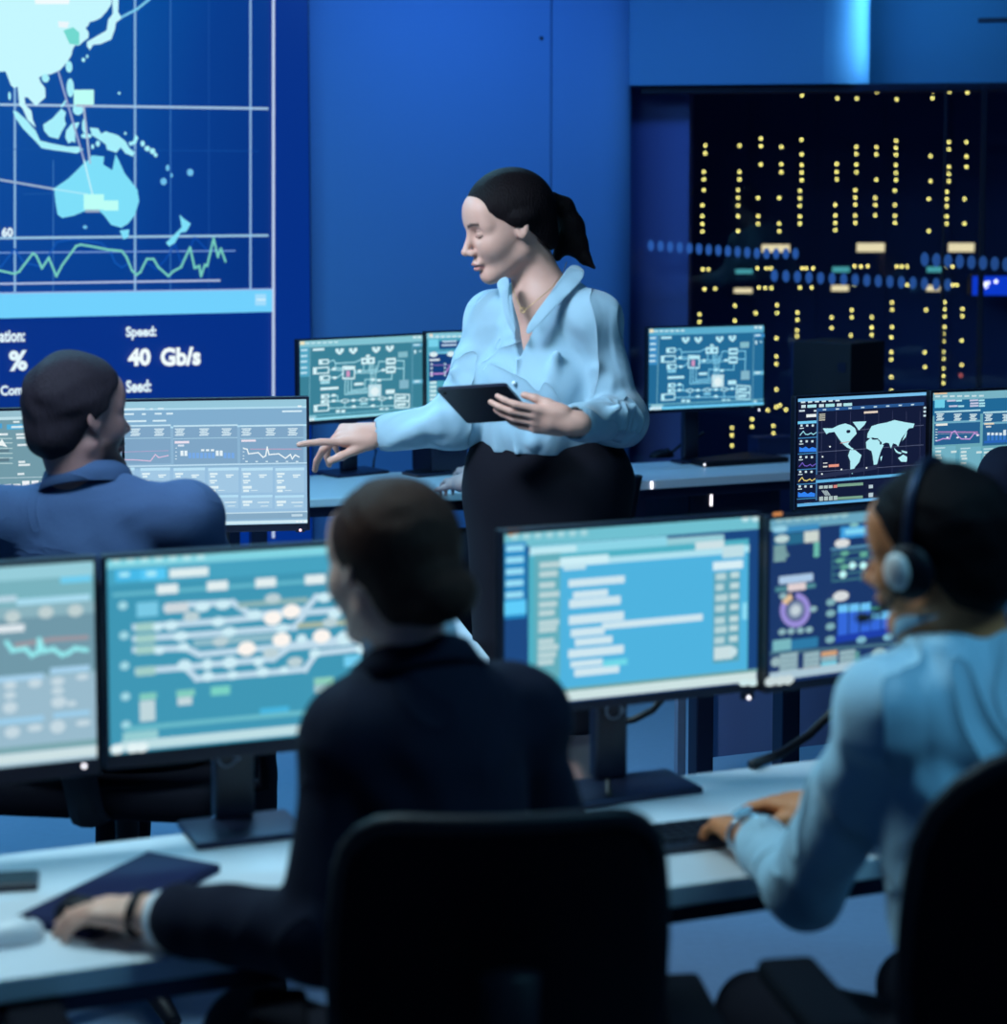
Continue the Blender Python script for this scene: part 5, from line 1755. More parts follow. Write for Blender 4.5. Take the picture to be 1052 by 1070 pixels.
def add_torso(Fd, J, g=0.0, fem=False, low=True, sw=1.0, tz=0.05):
    T = torso_frame(J)
    nk, pl = vec(J['neck']), vec(J['pel'])
    H = np.linalg.norm(nk - pl)
    W = lambda f, l, u: pl + T @ np.array((f, l, u))
    shw = np.linalg.norm(vec(J['shL']) - vec(J['shR'])) / 2
    Fd.ell(W(0.0, 0, H - 0.19), (0.105 + g, min(shw * 0.93, 0.165) * sw + g, 0.19 + g), T, 0.03)
    Fd.ell(W(0.0, 0, H * 0.36), (0.093 + g, (0.125 if fem else 0.145) * sw + g, 0.17), T, 0.06)
    if low:
        Fd.ell(W(-0.01, 0, 0.01), (0.115 + g, 0.165 + g, 0.13 + g), T, 0.06)
    if fem:
        for sd in (-1, 1):
            Fd.ell(W(0.075, sd * 0.07, H - 0.25), (0.058 + g, 0.062 + g, 0.062 + g), T, 0.04)
    for sd in ('L', 'R'):
        sh = vec(J['sh' + sd])
        Fd.cone(nk - T[:, 2] * tz, sh, 0.045 + g * 0.7, (0.042 if fem else 0.05) + g, 0.05)
        Fd.ell(sh, ((0.046 if fem else 0.056) + g,) * 3, T, 0.03)
    return T

def add_arm(Fd, J, sd, g=0.0, end=1.0, r=(0.046, 0.039, 0.039, 0.026)):
    sh, el, wr = (vec(J[k + sd]) for k in ('sh', 'el', 'wr'))
    w2 = el + (wr - el) * end
    Fd.cone(sh, el, r[0] + g, r[1] + g, 0.025)
    Fd.cone(el, w2, r[2] + g, r[3] + g + (r[2] - r[3]) * (1 - end), 0.02)

def add_leg(Fd, J, sd, g=0.0, r=(0.082, 0.058, 0.055, 0.036)):
    hp, kn, an = (vec(J[k + sd]) for k in ('hip', 'kn', 'an'))
    Fd.cone(hp, kn, r[0] + g, r[1] + g, 0.04)
    Fd.cone(kn, an, r[2] + g, r[3] + g, 0.02)

def sit_legs(J, f, splay=0.06, kz=0.49):
    f = nrm((f[0], f[1], 0))
    l = np.array((-f[1], f[0], 0))
    pl = vec(J['pel'])
    for sd, sg in (('L', 1), ('R', -1)):
        hp = pl + l * sg * 0.088 - np.array((0, 0, 0.03))
        kn = pl + f * 0.43 + l * sg * (0.088 + splay)
        kn[2] = kz
        an = kn - f * 0.02 + l * sg * 0.01
        an[2] = 0.10
        J['hip' + sd], J['kn' + sd], J['an' + sd] = hp, kn, an
        J['toe' + sd] = an + f * 0.15 - np.array((0, 0, 0.055))

def bounds(J, pad=0.14, keys=None):
    pts = np.array([vec(J[k]) for k in (keys or [k for k in J if k[:2] in ('ne', 'sh', 'el', 'wr', 'pe', 'hi', 'kn', 'an', 'to')])])
    return pts.min(0) - pad, pts.max(0) + pad

def skin_cols(base, lip, O, Rm, s, brow=None, beard=None, eye=True, redden=None):
    b = np.array(lin(base))
    def fn(V_):
        c = np.tile(b, (len(V_), 1))
        p = (V_ - vec(O)) @ Rm / s
        f, l, u = p[:, 0], p[:, 1], p[:, 2]
        al = np.abs(l)
        def paint(mask, col, a):
            c[:] = c * (1 - (mask * a)[:, None]) + np.array(lin(col)) * (mask * a)[:, None]
        sm = lambda x: np.clip(x, 0, 1)
        near = (np.abs(f) < 0.14) & (al < 0.1) & (np.abs(u) < 0.15)
        lp = sm((1 - ((u + 0.0702) / 0.0115) ** 2 - (al / 0.0225) ** 2) * 4) * (f > 0.08) * near
        paint(lp, lip, 0.8)
        if brow is not None:
            cb = 0.0215 + 0.004 * np.sin(np.clip((al - 0.012) / 0.04, 0, 1) * 2.6)
            bm_ = sm((1 - np.abs(u - cb) / 0.0042) * 3) * (al > 0.012) * (al < 0.05) * (f > 0.05) * near
            paint(bm_, brow, 0.9)
        if eye:
            er = ((al - 0.0315) / 0.0155)
            sl_ = -0.0035 - 0.0035 * (1 - er ** 2)
            m1 = sm((1 - np.abs(u - sl_) / 0.0022) * 2.5) * (np.abs(er) < 1) * (f > 0.055) * near
            paint(m1, (24, 18, 20), 0.95)
            m2 = sm((1 - np.abs(u - 0.0085) / 0.0014) * 2.5) * (np.abs(er) < 0.95) * (f > 0.055) * near
            paint(m2, (90, 60, 52), 0.6)
        if beard is not None:
            bb = sm(((-0.045 - 0.25 * (0.06 - f).clip(0, 1)) - u) * 60 + 0.3) * sm((f + 0.0) * 40) * (u > -0.15) * near
            bb = np.maximum(bb, sm((1 - np.abs(u + 0.056) / 0.006) * 2) * (al < 0.026) * (f > 0.085) * near)
            bb = bb * (1 - lp)
            paint(bb, beard, 0.92)
        return c
    return fn

def add_hair(Fd, O, Rm, s, line, t=0.010, top=0.0):
    """cap of hair following the skull, cut along a hairline f < line(u)"""
    W = lambda f, l, u: vec(O) + Rm @ (np.array((f, l, u)) * s)
    Fd.ell(W(-0.013, 0, 0.03 + top / 2), np.array((0.098 + t, 0.076 + t * 0.9, 0.088 + t + top / 2)) * s, Rm, 0.01)
    Fd.ell(W(-0.055, 0, -0.04), np.array((0.045 + t, 0.052 + t, 0.055)) * s, Rm, 0.03 * s)
    us, fs = zip(*line)
    O_ = vec(O)
    def cut(x, y, z):
        p = [(x - O_[0]) * Rm[0, i] + (y - O_[1]) * Rm[1, i] + (z - O_[2]) * Rm[2, i] for i in range(3)]
        f, l, u = (q / s for q in p)
        lim = np.interp(u, us, fs)
        return np.maximum((f - lim) * 0.75 * s, (us[0] - u) * s)
    return cut

SHORT = [(-0.085, -0.05), (-0.05, -0.035), (-0.03, -0.018), (-0.012, 0.004), (0.0, 0.018), (0.03, 0.034), (0.055, 0.052), (0.075, 0.076), (0.1, 0.098), (0.14, 0.13)]

def collar(name, parent, m, c, up, fwd, r, h, gap=25, flare=0.0, fall=0.0, tilt=12, th=0.004, point=0.0, n=40, sq=1.0):
    """standing or folded-down collar: a band around the neck, open in front"""
    up, fwd = nrm(up), np.array(fwd, dtype=np.float64)
    fwd = nrm(fwd - up * (fwd @ up))
    left = np.cross(up, fwd)
    ti = R(tilt)
    up2 = up * math.cos(ti) + fwd * math.sin(ti)
    f2 = fwd * math.cos(ti) - up * math.sin(ti)
    c = vec(c)
    rows = []
    for i in range(n + 1):
        a = R(gap) + (2 * math.pi - 2 * R(gap)) * i / n
        dr = f2 * math.cos(a) + left * sq * math.sin(a)
        e = abs(2 * i / n - 1) ** 6
        prof = [c + dr * r, c + dr * (r - flare * 0.3) + up2 * h]
        if fall:
            prof.append(c + dr * (r + flare) + up2 * (h - fall * 0.35 + 0.006))
            prof.append(c + dr * (r + flare * 2.0) + up2 * (h - fall - point * e))
        rows.append(prof)
    k = len(rows[0])
    vs = [p for r_ in rows for p in r_]
    fs = [[i * k + j, (i + 1) * k + j, (i + 1) * k + j + 1, i * k + j + 1] for i in range(n) for j in range(k - 1)]
    me = bpy.data.meshes.new(name)
    me.from_pydata([tuple(v) for v in vs], [], fs)
    o = link(name, me, m, parent, smooth=True)
    md = o.modifiers.new('thick', 'SOLIDIFY')
    md.thickness = th
    md.offset = 0
    return o

def person_root(label, J):
    p = J['pel']
    return thing('person', label, 'person', (p[0], p[1], 0))

M['skin'] = mat('skin', (200, 150, 130), 0.5, attr=True, bump=0.05, scale=400, spec=0.4, sss=0.06)
M['hair_black'] = mat('black_hair', (22, 17, 20), 0.5, bump=0.9, scale=45, var=0.4, stretch=(6, 6, 1), spec=0.05)
M['hair_brown'] = mat('dark_brown_hair', (66, 46, 40), 0.5, bump=0.9, scale=45, var=0.5, stretch=(6, 6, 1), spec=0.05)
M['hair_dark'] = mat('dark_hair', (40, 35, 44), 0.5, bump=0.9, scale=45, var=0.5, stretch=(6, 6, 1), spec=0.05)
M['blouse'] = mat('pale_blouse_cloth', (150, 180, 198), 0.75, fold=(5.0, 0.045, (1.0, 1.0, 0.55)), bump=0.12, scale=40, sheen=0.2, spec=0.25)
M['shirt'] = mat('light_blue_shirt_cloth', (168, 205, 225), 0.8, fold=(5.0, 0.045, (1.0, 1.0, 0.6)), bump=0.15, scale=50, sheen=0.2, spec=0.2)
M['skirt'] = mat('black_skirt_cloth', (18, 18, 28), 0.85, bump=0.12, scale=60, spec=0.15)
M['navy_jacket'] = mat('dark_navy_suit_cloth', (20, 24, 42), 0.88, fold=(5.0, 0.018, (1.0, 1.0, 0.5)), bump=0.15, scale=120, spec=0.15)
M['blue_jacket'] = mat('slate_blue_suit_cloth', (58, 80, 118), 0.88, fold=(6.0, 0.012, (0.7, 0.7, 1.2)), bump=0.15, scale=120, spec=0.15)
M['dark_trousers'] = mat('dark_trouser_cloth', (18, 20, 32), 0.9, bump=0.12, scale=80, spec=0.15)
M['shoe'] = mat('black_shoe_leather', (14, 14, 18), 0.35, bump=0.05, scale=100)
M['white_collar'] = mat('white_collar_cloth', (215, 225, 235), 0.8, bump=0.05, scale=80)
M['gold'] = mat('thin_gold', (200, 160, 110), 0.35, metal=0.9, bump=0.02)
M['steel'] = mat('watch_steel', (190, 200, 210), 0.25, metal=0.9, bump=0.02)
M['pad_white'] = mat('pale_ear_shell', (240, 228, 222), 0.45, bump=0.02)

def body_mesh(J, hd, rt, h, base, lip, legs=True, fem=False, hands=(), g_arm=(0.046, 0.039, 0.039, 0.026), brow=None, beard=None, foot=True, thin=0.0):
    lo, hi = bounds(J, 0.15)
    lo = np.minimum(lo, vec(hd[0]) - 0.17)
    hi = np.maximum(hi, vec(hd[0]) + 0.17)
    for sd, d, *_ in hands:
        q = vec(J['wr' + sd]) + nrm(d) * 0.2
        lo, hi = np.minimum(lo, q - 0.05), np.maximum(hi, q + 0.05)
    lo[2] = max(lo[2], -0.01)
    Fd = Field(lo, hi, h)
    T = add_torso(Fd, J, -thin, fem)
    O, Rm, s = hd
    add_head(Fd, O, Rm, s, fem, beard is not None)
    W = lambda f, l, u: vec(O) + Rm @ (np.array((f, l, u)) * s)
    nr = 0.047 if fem else 0.058
    Fd.cone(W(-0.028, 0, -0.05), vec(J['neck']) - T[:, 2] * 0.03, nr * s, (nr + 0.006) * s, 0.025)
    Fd.ell(vec(J['neck']) + T[:, 0] * 0.022 - T[:, 2] * 0.035, (0.05, 0.065, 0.045), T, 0.05)
    for sd in ('L', 'R'):
        add_arm(Fd, J, sd, 0, 1.0, g_arm)
        add_leg(Fd, J, sd)
        if foot:
            Fd.cone(vec(J['an' + sd]), vec(J['toe' + sd]), 0.036, 0.028, 0.03)
    for sd, d, n, curls, th_, *r in hands:
        add_hand(Fd, J['wr' + sd], d, n, sd == 'L', curls, th_, s=r[0] if r else 1.0, spread=r[1] if len(r) > 1 else 4.0)
    return Fd.mesh('body', M['skin'], rt, skin_cols(base, lip, O, Rm, s, brow, beard)), T

def jacket_mesh(name, J, rt, m, h=0.007, g=0.02, low=0.0, wr=0.003, end=0.9, fem=False, neck_hole=0.075, hd=None, sw=1.0, seam=True, armr=(0.05, 0.043, 0.043, 0.032)):
    lo, hi = bounds(J, 0.16, ['neck', 'shL', 'shR', 'elL', 'elR', 'wrL', 'wrR', 'pel'])
    Fd = Field(lo, hi, h)
    T = add_torso(Fd, J, g, fem, True, sw)
    for sd in ('L', 'R'):
        add_arm(Fd, J, sd, g * 0.55, end, armr)
        # hollow cuff
        el, w_ = vec(J['el' + sd]), vec(J['wr' + sd])
        e_ = el + (w_ - el) * (end + 0.06)
        Fd.cone(el + (w_ - el) * (end - 0.05), el + (w_ - el) * (end + 0.5), 0.031, 0.031, 0.002, 's')
    nk = vec(J['neck'])
    Fd.cone(nk - T[:, 2] * 0.02, nk + T[:, 2] * 0.16, neck_hole * 0.82, neck_hole, 0.012, 's')
    if low:
        pl = vec(J['pel'])
        Fd.inter(lambda x, y, z: low - ((x - pl[0]) * T[0, 2] + (y - pl[1]) * T[1, 2] + (z - pl[2]) * T[2, 2]))
    Fd.wrinkle(wr)
    return Fd.mesh(name, m, rt), T

def trouser_mesh(J, rt, m, h=0.009, g=0.012):
    lo, hi = bounds(J, 0.16, ['pel', 'hipL', 'hipR', 'knL', 'knR', 'anL', 'anR'])
    lo[2] = max(lo[2], 0.0)
    Fd = Field(lo, hi, h)
    T = torso_frame(J)
    Fd.ell(vec(J['pel']), (0.12 + g, 0.168 + g, 0.12), T, 0.05)
    for sd in ('L', 'R'):
        add_leg(Fd, J, sd, g, (0.084, 0.062, 0.06, 0.05))
        a, t_ = vec(J['kn' + sd]), vec(J['an' + sd])
        Fd.cone(t_ - np.array((0, 0, 0.02)), t_ - np.array((0, 0, 0.12)), 0.05, 0.05, 0.002, 's')
    Fd.wrinkle(0.004, 0.8)
    return Fd.mesh('trousers', m, rt)

def shoes(J, rt):
    for sd in ('L', 'R'):
        a, t_ = vec(J['an' + sd]), vec(J['toe' + sd])
        lo, hi = np.minimum(a, t_) - 0.1, np.maximum(a, t_) + 0.1
        Fd = Field(lo, hi, 0.006)
        a2 = a.copy(); a2[2] = 0.055
        t2 = t_.copy(); t2[2] = 0.042
        Fd.cone(a2 - (t2 - a2) * 0.25, t2, 0.045, 0.042, 0.02)
        Fd.cone(a2, a2 + np.array((0, 0, 0.05)), 0.045, 0.046, 0.02)
        Fd.inter(lambda x, y, z: 0.003 - z + 0 * x + 0 * y)
        Fd.mesh('shoe', M['shoe'], rt)
RELAX = [(18, 22, 14), (20, 24, 16), (24, 26, 18), (28, 28, 20)]
FLAT = [(10, 14, 10), (10, 16, 10), (12, 16, 12), (14, 18, 12)]

# ------------------------------------------------------------------ standing woman
J = dict(neck=P(570, 296, 5.03), shR=P(514, 333, 5.08), shL=P(620, 333, 4.93), elR=P(473, 442, 5.02), wrR=P(397, 454, 5.0),
         elL=P(648, 437, 4.90), wrL=P(597, 442, 4.66), pel=P(572, 500, 5.03))
pl = J['pel']
fd = nrm((-0.42, -0.91, 0))
ld = np.array((-fd[1], fd[0], 0))
for sd, sg in (('L', 1), ('R', -1)):
    hp = vec(pl) + ld * sg * 0.09 - np.array((0, 0, 0.04))
    kn = vec(pl) + ld * sg * 0.075 + fd * 0.02; kn[2] = 0.56
    an = vec(pl) + ld * sg * 0.075 - fd * 0.0; an[2] = 0.15
    J['hip' + sd], J['kn' + sd], J['an' + sd] = hp, kn, an
    J['toe' + sd] = an + fd * 0.15 - np.array((0, 0, 0.115))
hd = (P(531, 236, 5.0), head_frame(-0.955, -0.295, 14, 0), 1.04)
rt = person_root('standing person in pale blue blouse and black skirt, pointing and holding a tablet', J)
tipR = P(300, 456, 4.97)
dR = vec(tipR) - vec(J['wrR'])
_, T = body_mesh(J, hd, rt, 0.0034, (208, 158, 142), (176, 108, 104), fem=True, brow=(44, 30, 30), foot=True,
          g_arm=(0.04, 0.034, 0.033, 0.024), thin=0.012,
          hands=(('R', nrm(dR) + np.array((0, 0, 0.0)), (0.12, -0.42, 0.9), [(-4, 6, 4), (44, 22, 14), (56, 30, 18), (58, 34, 20)], (14, -4, 4), 1.08, 3),
                 ('L', (-0.97, -0.02, 0.12), (0.05, -0.86, -0.5), [(4, 18, 12), (6, 16, 12), (8, 18, 14), (10, 20, 14)], (12, 6, 6), 0.98, 1.5)))
# blouse
lo, hi = bounds(J, 0.16, ['neck', 'shL', 'shR', 'elL', 'elR', 'wrL', 'wrR', 'pel'])
Fd = Field(lo, hi, 0.0052)
T = add_torso(Fd, J, 0.012, True, True, 1.0, 0.025)
nk = vec(J['neck'])
H = np.linalg.norm(nk - vec(pl))
TW = lambda f, l, u: vec(pl) + T @ np.array((f, l, u))
# loose cloth over the waist
Fd.ell(TW(0.01, 0, H * 0.40), (0.125, 0.165, 0.16), T, 0.05)
Fd.ell(TW(0.015, 0, H * 0.26), (0.128, 0.168, 0.09), T, 0.04)
for sd in ('L', 'R'):
    sh, el, w_ = (vec(J[k + sd]) for k in ('sh', 'el', 'wr'))
    Fd.cone(sh, el, 0.053, 0.054, 0.035)
    Fd.ell(el - np.array((0, 0, 0.005)), (0.06, 0.06, 0.058), None, 0.03)
    e_ = el + (w_ - el) * (0.86 if sd == 'L' else 0.90)
    Fd.cone(el, e_, 0.058, 0.043, 0.025)
    c0 = el + (w_ - el) * (0.74 if sd == 'L' else 0.78)
    Fd.cone(c0, e_, 0.043, 0.0425, 0.004)
    dd_ = nrm(w_ - el)
    Fd.cone(e_ - dd_ * 0.015, e_ + dd_ * 0.2, 0.034, 0.034, 0.002, 's')
# soft folds: drape lines across the chest, waist and sleeves
def fold(pts, r=0.010, k=0.022, op='u'):
    pts = [vec(p) for p in pts]
    for a, b in zip(pts[:-1], pts[1:]):
        Fd.cone(a, b, r, r, k, op)
ff = lambda px, py, Y: P(px, py, Y)
fold([TW(0.118, 0.10, H - 0.16), TW(0.128, 0.085, H - 0.26), TW(0.135, 0.05, H - 0.36), TW(0.13, 0.03, H * 0.3)], 0.011, 0.02)
fold([TW(0.105, 0.11, H - 0.25), TW(0.118, 0.10, H - 0.33), TW(0.122, 0.075, H - 0.42)], 0.008, 0.03)
fold([TW(0.125, -0.07, H - 0.2), TW(0.13, -0.06, H - 0.3), TW(0.13, -0.05, H - 0.42)], 0.009, 0.02)
fold([TW(0.132, 0.002, H - 0.17), TW(0.142, 0.002, H - 0.28), TW(0.14, 0.004, H - 0.42), TW(0.136, 0.004, H * 0.2)], 0.006, 0.006)
for sd in ('L', 'R'):
    sh, el, w_ = (vec(J[k + sd]) for k in ('sh', 'el', 'wr'))
    cam_d = nrm(vec(CAM) - el)
    for q, rr in ((0.18, 0.007), (0.5, 0.006)):
        c0 = el + (w_ - el) * q
        fold([c0 + cam_d * 0.044 + np.array((0.05, 0, 0.03)), c0 + cam_d * 0.05, c0 + cam_d * 0.042 + np.array((-0.06, 0, -0.03))], rr, 0.03)
    for q in (0.66, 0.86):
        c0 = sh + (el - sh) * q
        fold([c0 + cam_d * 0.046 + np.array((-0.035, 0, 0.035)), c0 + cam_d * 0.052, c0 + cam_d * 0.042 + np.array((0.035, 0, -0.04))], 0.006, 0.03)
Fd.wrinkle(0.0030, 0.75)
# open neck and hem
ub = H - 0.175
def vcut(x, y, z):
    p = [(x - pl[0]) * T[0, i] + (y - pl[1]) * T[1, i] + (z - pl[2]) * T[2, i] for i in range(3)]
    g = (np.abs(p[1] - 0.002) - 0.36 * (p[2] - ub)) * 0.9
    return -np.maximum(g, -(p[0] - 0.02))
Fd.inter(vcut)
Fd.cone(nk - T[:, 2] * 0.045 + T[:, 0] * 0.012, nk + T[:, 2] * 0.12, 0.056, 0.066, 0.012, 's')
Fd.inter(lambda x, y, z: (H * 0.2 - 0.02) - ((x - pl[0]) * T[0, 2] + (y - pl[1]) * T[1, 2] + (z - pl[2]) * T[2, 2]))
Fd.mesh('blouse', M['blouse'], rt)
# blouse collar: two folded wings
def wing(inner, outer, name='collar'):
    n = len(inner)
    mb = MB()
    vs = [Vector(p) for p in inner] + [Vector(p) for p in outer]
    fs = [[i, i + 1, n + i + 1, n + i] for i in range(n - 1)]
    o = MB().add(vs, fs, 0, True).build(name, M['blouse'], rt)
    md = o.modifiers.new('thick', 'SOLIDIFY'); md.thickness = 0.004; md.offset = 0
    sb = o.modifiers.new('smooth', 'SUBSURF'); sb.levels = 2; sb.render_levels = 2
    return o
wing([P(597, 273, 5.00), P(588, 285, 4.935), P(571, 311, 4.895), P(557, 329, 4.88), P(547, 347, 4.87)],
     [P(613, 281, 5.00), P(611, 293, 4.925), P(585, 316, 4.885), P(566, 337, 4.868), P(552, 352, 4.866)])
wing([P(530, 287, 4.95), P(533, 293, 4.925), P(532, 304, 4.91), P(531, 322, 4.895), P(541, 347, 4.87)],
     [P(519, 293, 4.95), P(518, 299, 4.92), P(523, 310, 4.90), P(524, 328, 4.885), P(536, 352, 4.868)])
bt = MB()
for q in (0.225, 0.29):
    c = TW(0.151, 0.004, H - q)
    bt.ell(c, (0.0055, 0.0055, 0.0055), nu=10, nv=6)
bt.build('buttons', M['white_collar'], rt)
# necklace
nkp = [P(592, 274, 4.985), P(588, 285, 4.93), P(577, 300, 4.902), P(562, 313, 4.889), P(547, 325, 4.885), P(541, 316, 4.895), P(536, 303, 4.915), P(534, 292, 4.94)]
mb = MB().tube(nkp, 0.0009, n=6)
c = P(546, 324, 4.878)
mb.tube([Vector(c) + Vector((0.006 * math.cos(a), -0.001, 0.006 * math.sin(a))) for a in [2 * math.pi * i / 14 for i in range(14)]], 0.0014, n=6, closed=True)
mb.build('necklace', M['gold'], rt)
# skirt
lo, hi = bounds(J, 0.2, ['pel', 'hipL', 'hipR', 'knL', 'knR'])
hi[2] = pl[2] + 0.3
Fd = Field(lo, hi, 0.008)
Fd.ell(vec(pl) + T[:, 2] * 0.0, (0.135, 0.19, 0.20), T, 0.03)
a, b = vec(pl) - np.array((0, 0, 0.02)), (vec(J['knL']) + vec(J['knR'])) / 2 - np.array((0, 0, 0.03))
for sg in (-1, 1):
    Fd.cone(a + ld * sg * 0.075, b + ld * sg * 0.065, 0.125, 0.105, 0.08)
Fd.ell(vec(pl) + T[:, 2] * 0.14, (0.128, 0.158, 0.12), T, 0.05)
Fd.inter(lambda x, y, z: np.maximum((x - pl[0]) * T[0, 2] + (y - pl[1]) * T[1, 2] + (z - pl[2]) * T[2, 2] - (H * 0.2 + 0.035), 0.5 - z))
Fd.wrinkle(0.003, 0.6)
Fd.mesh('skirt', M['skirt'], rt)
for sd in ('L', 'R'):
    a, t_ = vec(J['an' + sd]), vec(J['toe' + sd])
    lo, hi = np.minimum(a, t_) - 0.1, np.maximum(a, t_) + 0.1
    lo[2] = -0.03
    Fd = Field(lo, hi, 0.005)
    hl = a - fd * 0.045
    Fd.cone(a - fd * 0.02 - np.array((0, 0, 0.045)), t_ - np.array((0, 0, 0.012)), 0.043, 0.03, 0.02)
    Fd.cone((hl[0], hl[1], 0.1), (hl[0], hl[1], 0.012), 0.024, 0.011, 0.015)
    Fd.inter(lambda x, y, z: 0.003 - z + 0 * x + 0 * y)
    Fd.mesh('shoe', M['shoe'], rt)
# hair: sleek cap and ponytail
O, Rm, s = hd
lo, hi = vec(O) - 0.2, vec(O) + 0.2
Fd = Field(lo, hi, 0.0035)
cut = add_hair(Fd, O, Rm, s, [(-0.075, -0.075), (-0.05, -0.055), (-0.03, -0.04), (-0.012, -0.022), (0.0, 0.0), (0.012, 0.018), (0.03, 0.042), (0.055, 0.062), (0.08, 0.082), (0.105, 0.098), (0.14, 0.12)], 0.008, 0.004)
Fd.inter(cut)
for sg in (-1, 1):
    Fd.ell(vec(O) + Rm @ (np.array((-0.014, sg * 0.072, 0.016)) * s), np.array((0.034, 0.017, 0.019)) * s, Rm, 0.012)
Fd.mesh('hair', M['hair_black'], rt)
lo = np.minimum(vec(P(560, 190, 5.0)), vec(P(640, 290, 5.1))) - 0.08
hi = np.maximum(vec(P(560, 190, 5.0)), vec(P(640, 290, 5.1))) + 0.08
Fd = Field(lo, hi, 0.0035)
pt = [(563, 208, 5.06, 0.022), (577, 209, 5.08, 0.017), (588, 217, 5.09, 0.026), (596, 238, 5.09, 0.033), (603, 257, 5.08, 0.026), (611, 270, 5.07, 0.014), (621, 280, 5.06, 0.004)]
for (x0, y0, Y0, r0), (x1, y1, Y1, r1) in zip(pt[:-1], pt[1:]):
    Fd.cone(P(x0, y0, Y0), P(x1, y1, Y1), r0, r1, 0.012)
Fd.cone(P(591, 250, 5.08), P(582, 268, 5.07), 0.026, 0.012, 0.02)
Fd.mesh('ponytail', M['hair_black'], rt)
MB().tube([Vector(P(574, 209, 5.075)) + Vector((0.004 * math.cos(a), 0.019 * math.cos(a), 0.019 * math.sin(a))) for a in [2 * math.pi * i / 16 for i in range(16)]], 0.005, n=8, closed=True).build('hair_tie', M['hair_black'], rt)

# tablet
A_, B_, D_ = Vector(P(455.5, 406, 4.66)), Vector(P(529, 401.5, 4.68)), Vector(P(488, 441, 4.80))
C_ = B_ + (D_ - A_)
nrm_ = (B_ - A_).cross(D_ - A_).normalized()
if nrm_.z < 0:
    nrm_ = -nrm_
c = (A_ + C_) / 2
t = thing('tablet_computer', 'dark tablet held by the standing woman in pale blouse', 'tablet', tuple(c))
ex, ey = (B_ - A_).normalized(), nrm_.cross((B_ - A_).normalized())
rt3 = Matrix((ex, ey, nrm_)).transposed()
hx, hy = (B_ - A_).length / 2, abs((D_ - A_).dot(ey)) / 2
def rrect(sc_, off):
    pts = []
    for k, (cx, cy) in enumerate(((1, 1), (-1, 1), (-1, -1), (1, -1))):
        for i in range(6):
            a = math.pi / 2 * (k + i / 5)
            fx, fy = cx * (1 - 0.1) + 0.1 * math.cos(a), cy * (1 - 0.1) + 0.1 * math.sin(a)
            # shear back to the seen outline
            u_, v_ = fx * sc_, fy * sc_
            pts.append(c + (B_ - A_) / 2 * u_ + (D_ - A_) / 2 * v_ + nrm_ * off)
    return pts
MB().prism(rrect(1.0, -0.004), nrm_ * 0.008).build('case', M['dark_plastic'], t)
MB().prism(rrect(0.94, 0.0041), nrm_ * 0.0006).build('screen', M['black_plastic'], t)
MB().cyl(c - (B_ - A_) * 0.42 - (D_ - A_) * 0.40 - nrm_ * 0.0042, c - (B_ - A_) * 0.42 - (D_ - A_) * 0.40 - nrm_ * 0.0056, 0.004, n=14).build('camera_lens', M['black_plastic'], t)

# ------------------------------------------------------------------ bearded man, second row
J = dict(neck=P(88, 503, 4.55), shR=P(196, 541, 4.47), shL=P(-2, 546, 4.57), elR=P(244, 650, 4.56), elL=P(-46, 655, 4.66))
J['wrR'] = onz(232, 664, 0.742)
J['wrL'] = onz(40, 668, 0.742)
J['pel'] = Vector(J['neck']) + Vector((0.09, -0.03, 0)); J['pel'].z = 0.63
sit_legs(J, (0.15, 1.0), kz=0.54)
hd = (P(82, 433, 4.55), head_frame(math.sin(R(49)), math.cos(R(49)), 2, -2), 1.05)
rt = person_root('bearded person in a slate blue suit jacket, seated before the pale screens', J)
body_mesh(J, hd, rt, 0.005, (150, 112, 112), (130, 80, 80), brow=(28, 22, 28), beard=(26, 22, 30),
          hands=(('R', (0.0, 1, 0.0), (0, 0, 1), RELAX, (30, 10, 10)), ('L', (0.3, 1, 0.0), (0, 0, 1), RELAX, (30, 10, 10))))
jk, T = jacket_mesh('suit_jacket', J, rt, M['blue_jacket'], low=-0.05, wr=0.0028, hd=hd, neck_hole=0.07)
collar('shirt_collar', rt, M['white_collar'], vec(J['neck']) - T[:, 2] * 0.0 + T[:, 0] * 0.008, T[:, 2], T[:, 0], 0.066, 0.045, gap=12, tilt=16)
collar('jacket_collar', rt, M['blue_jacket'], vec(J['neck']) - T[:, 2] * 0.015 + T[:, 0] * 0.012, T[:, 2], T[:, 0], 0.074, 0.05, gap=40, flare=0.016, fall=0.06, tilt=18)
trouser_mesh(J, rt, M['dark_trousers']); shoes(J, rt)
O, Rm, s = hd
Fd = Field(vec(O) - 0.19, vec(O) + 0.19, 0.0045)
cut = add_hair(Fd, O, Rm, s, [(-0.105, -0.06), (-0.085, -0.045), (-0.055, -0.03), (-0.03, -0.022), (0.0, 0.002), (0.015, 0.022), (0.03, 0.03), (0.055, 0.048), (0.075, 0.07), (0.1, 0.095), (0.14, 0.13)], 0.012, 0.002)
Fd.inter(cut)
Fd.wrinkle(0.003, 1.5)
Fd.mesh('hair', M['hair_dark'], rt)
pp = J['pel']
chair('dark office chair of the bearded man in slate jacket', (pp.x, pp.y - 0.02, 0), R(-8), arms=True, bh=0.36, bz=0.62, seatz=0.54, armz=0.70)

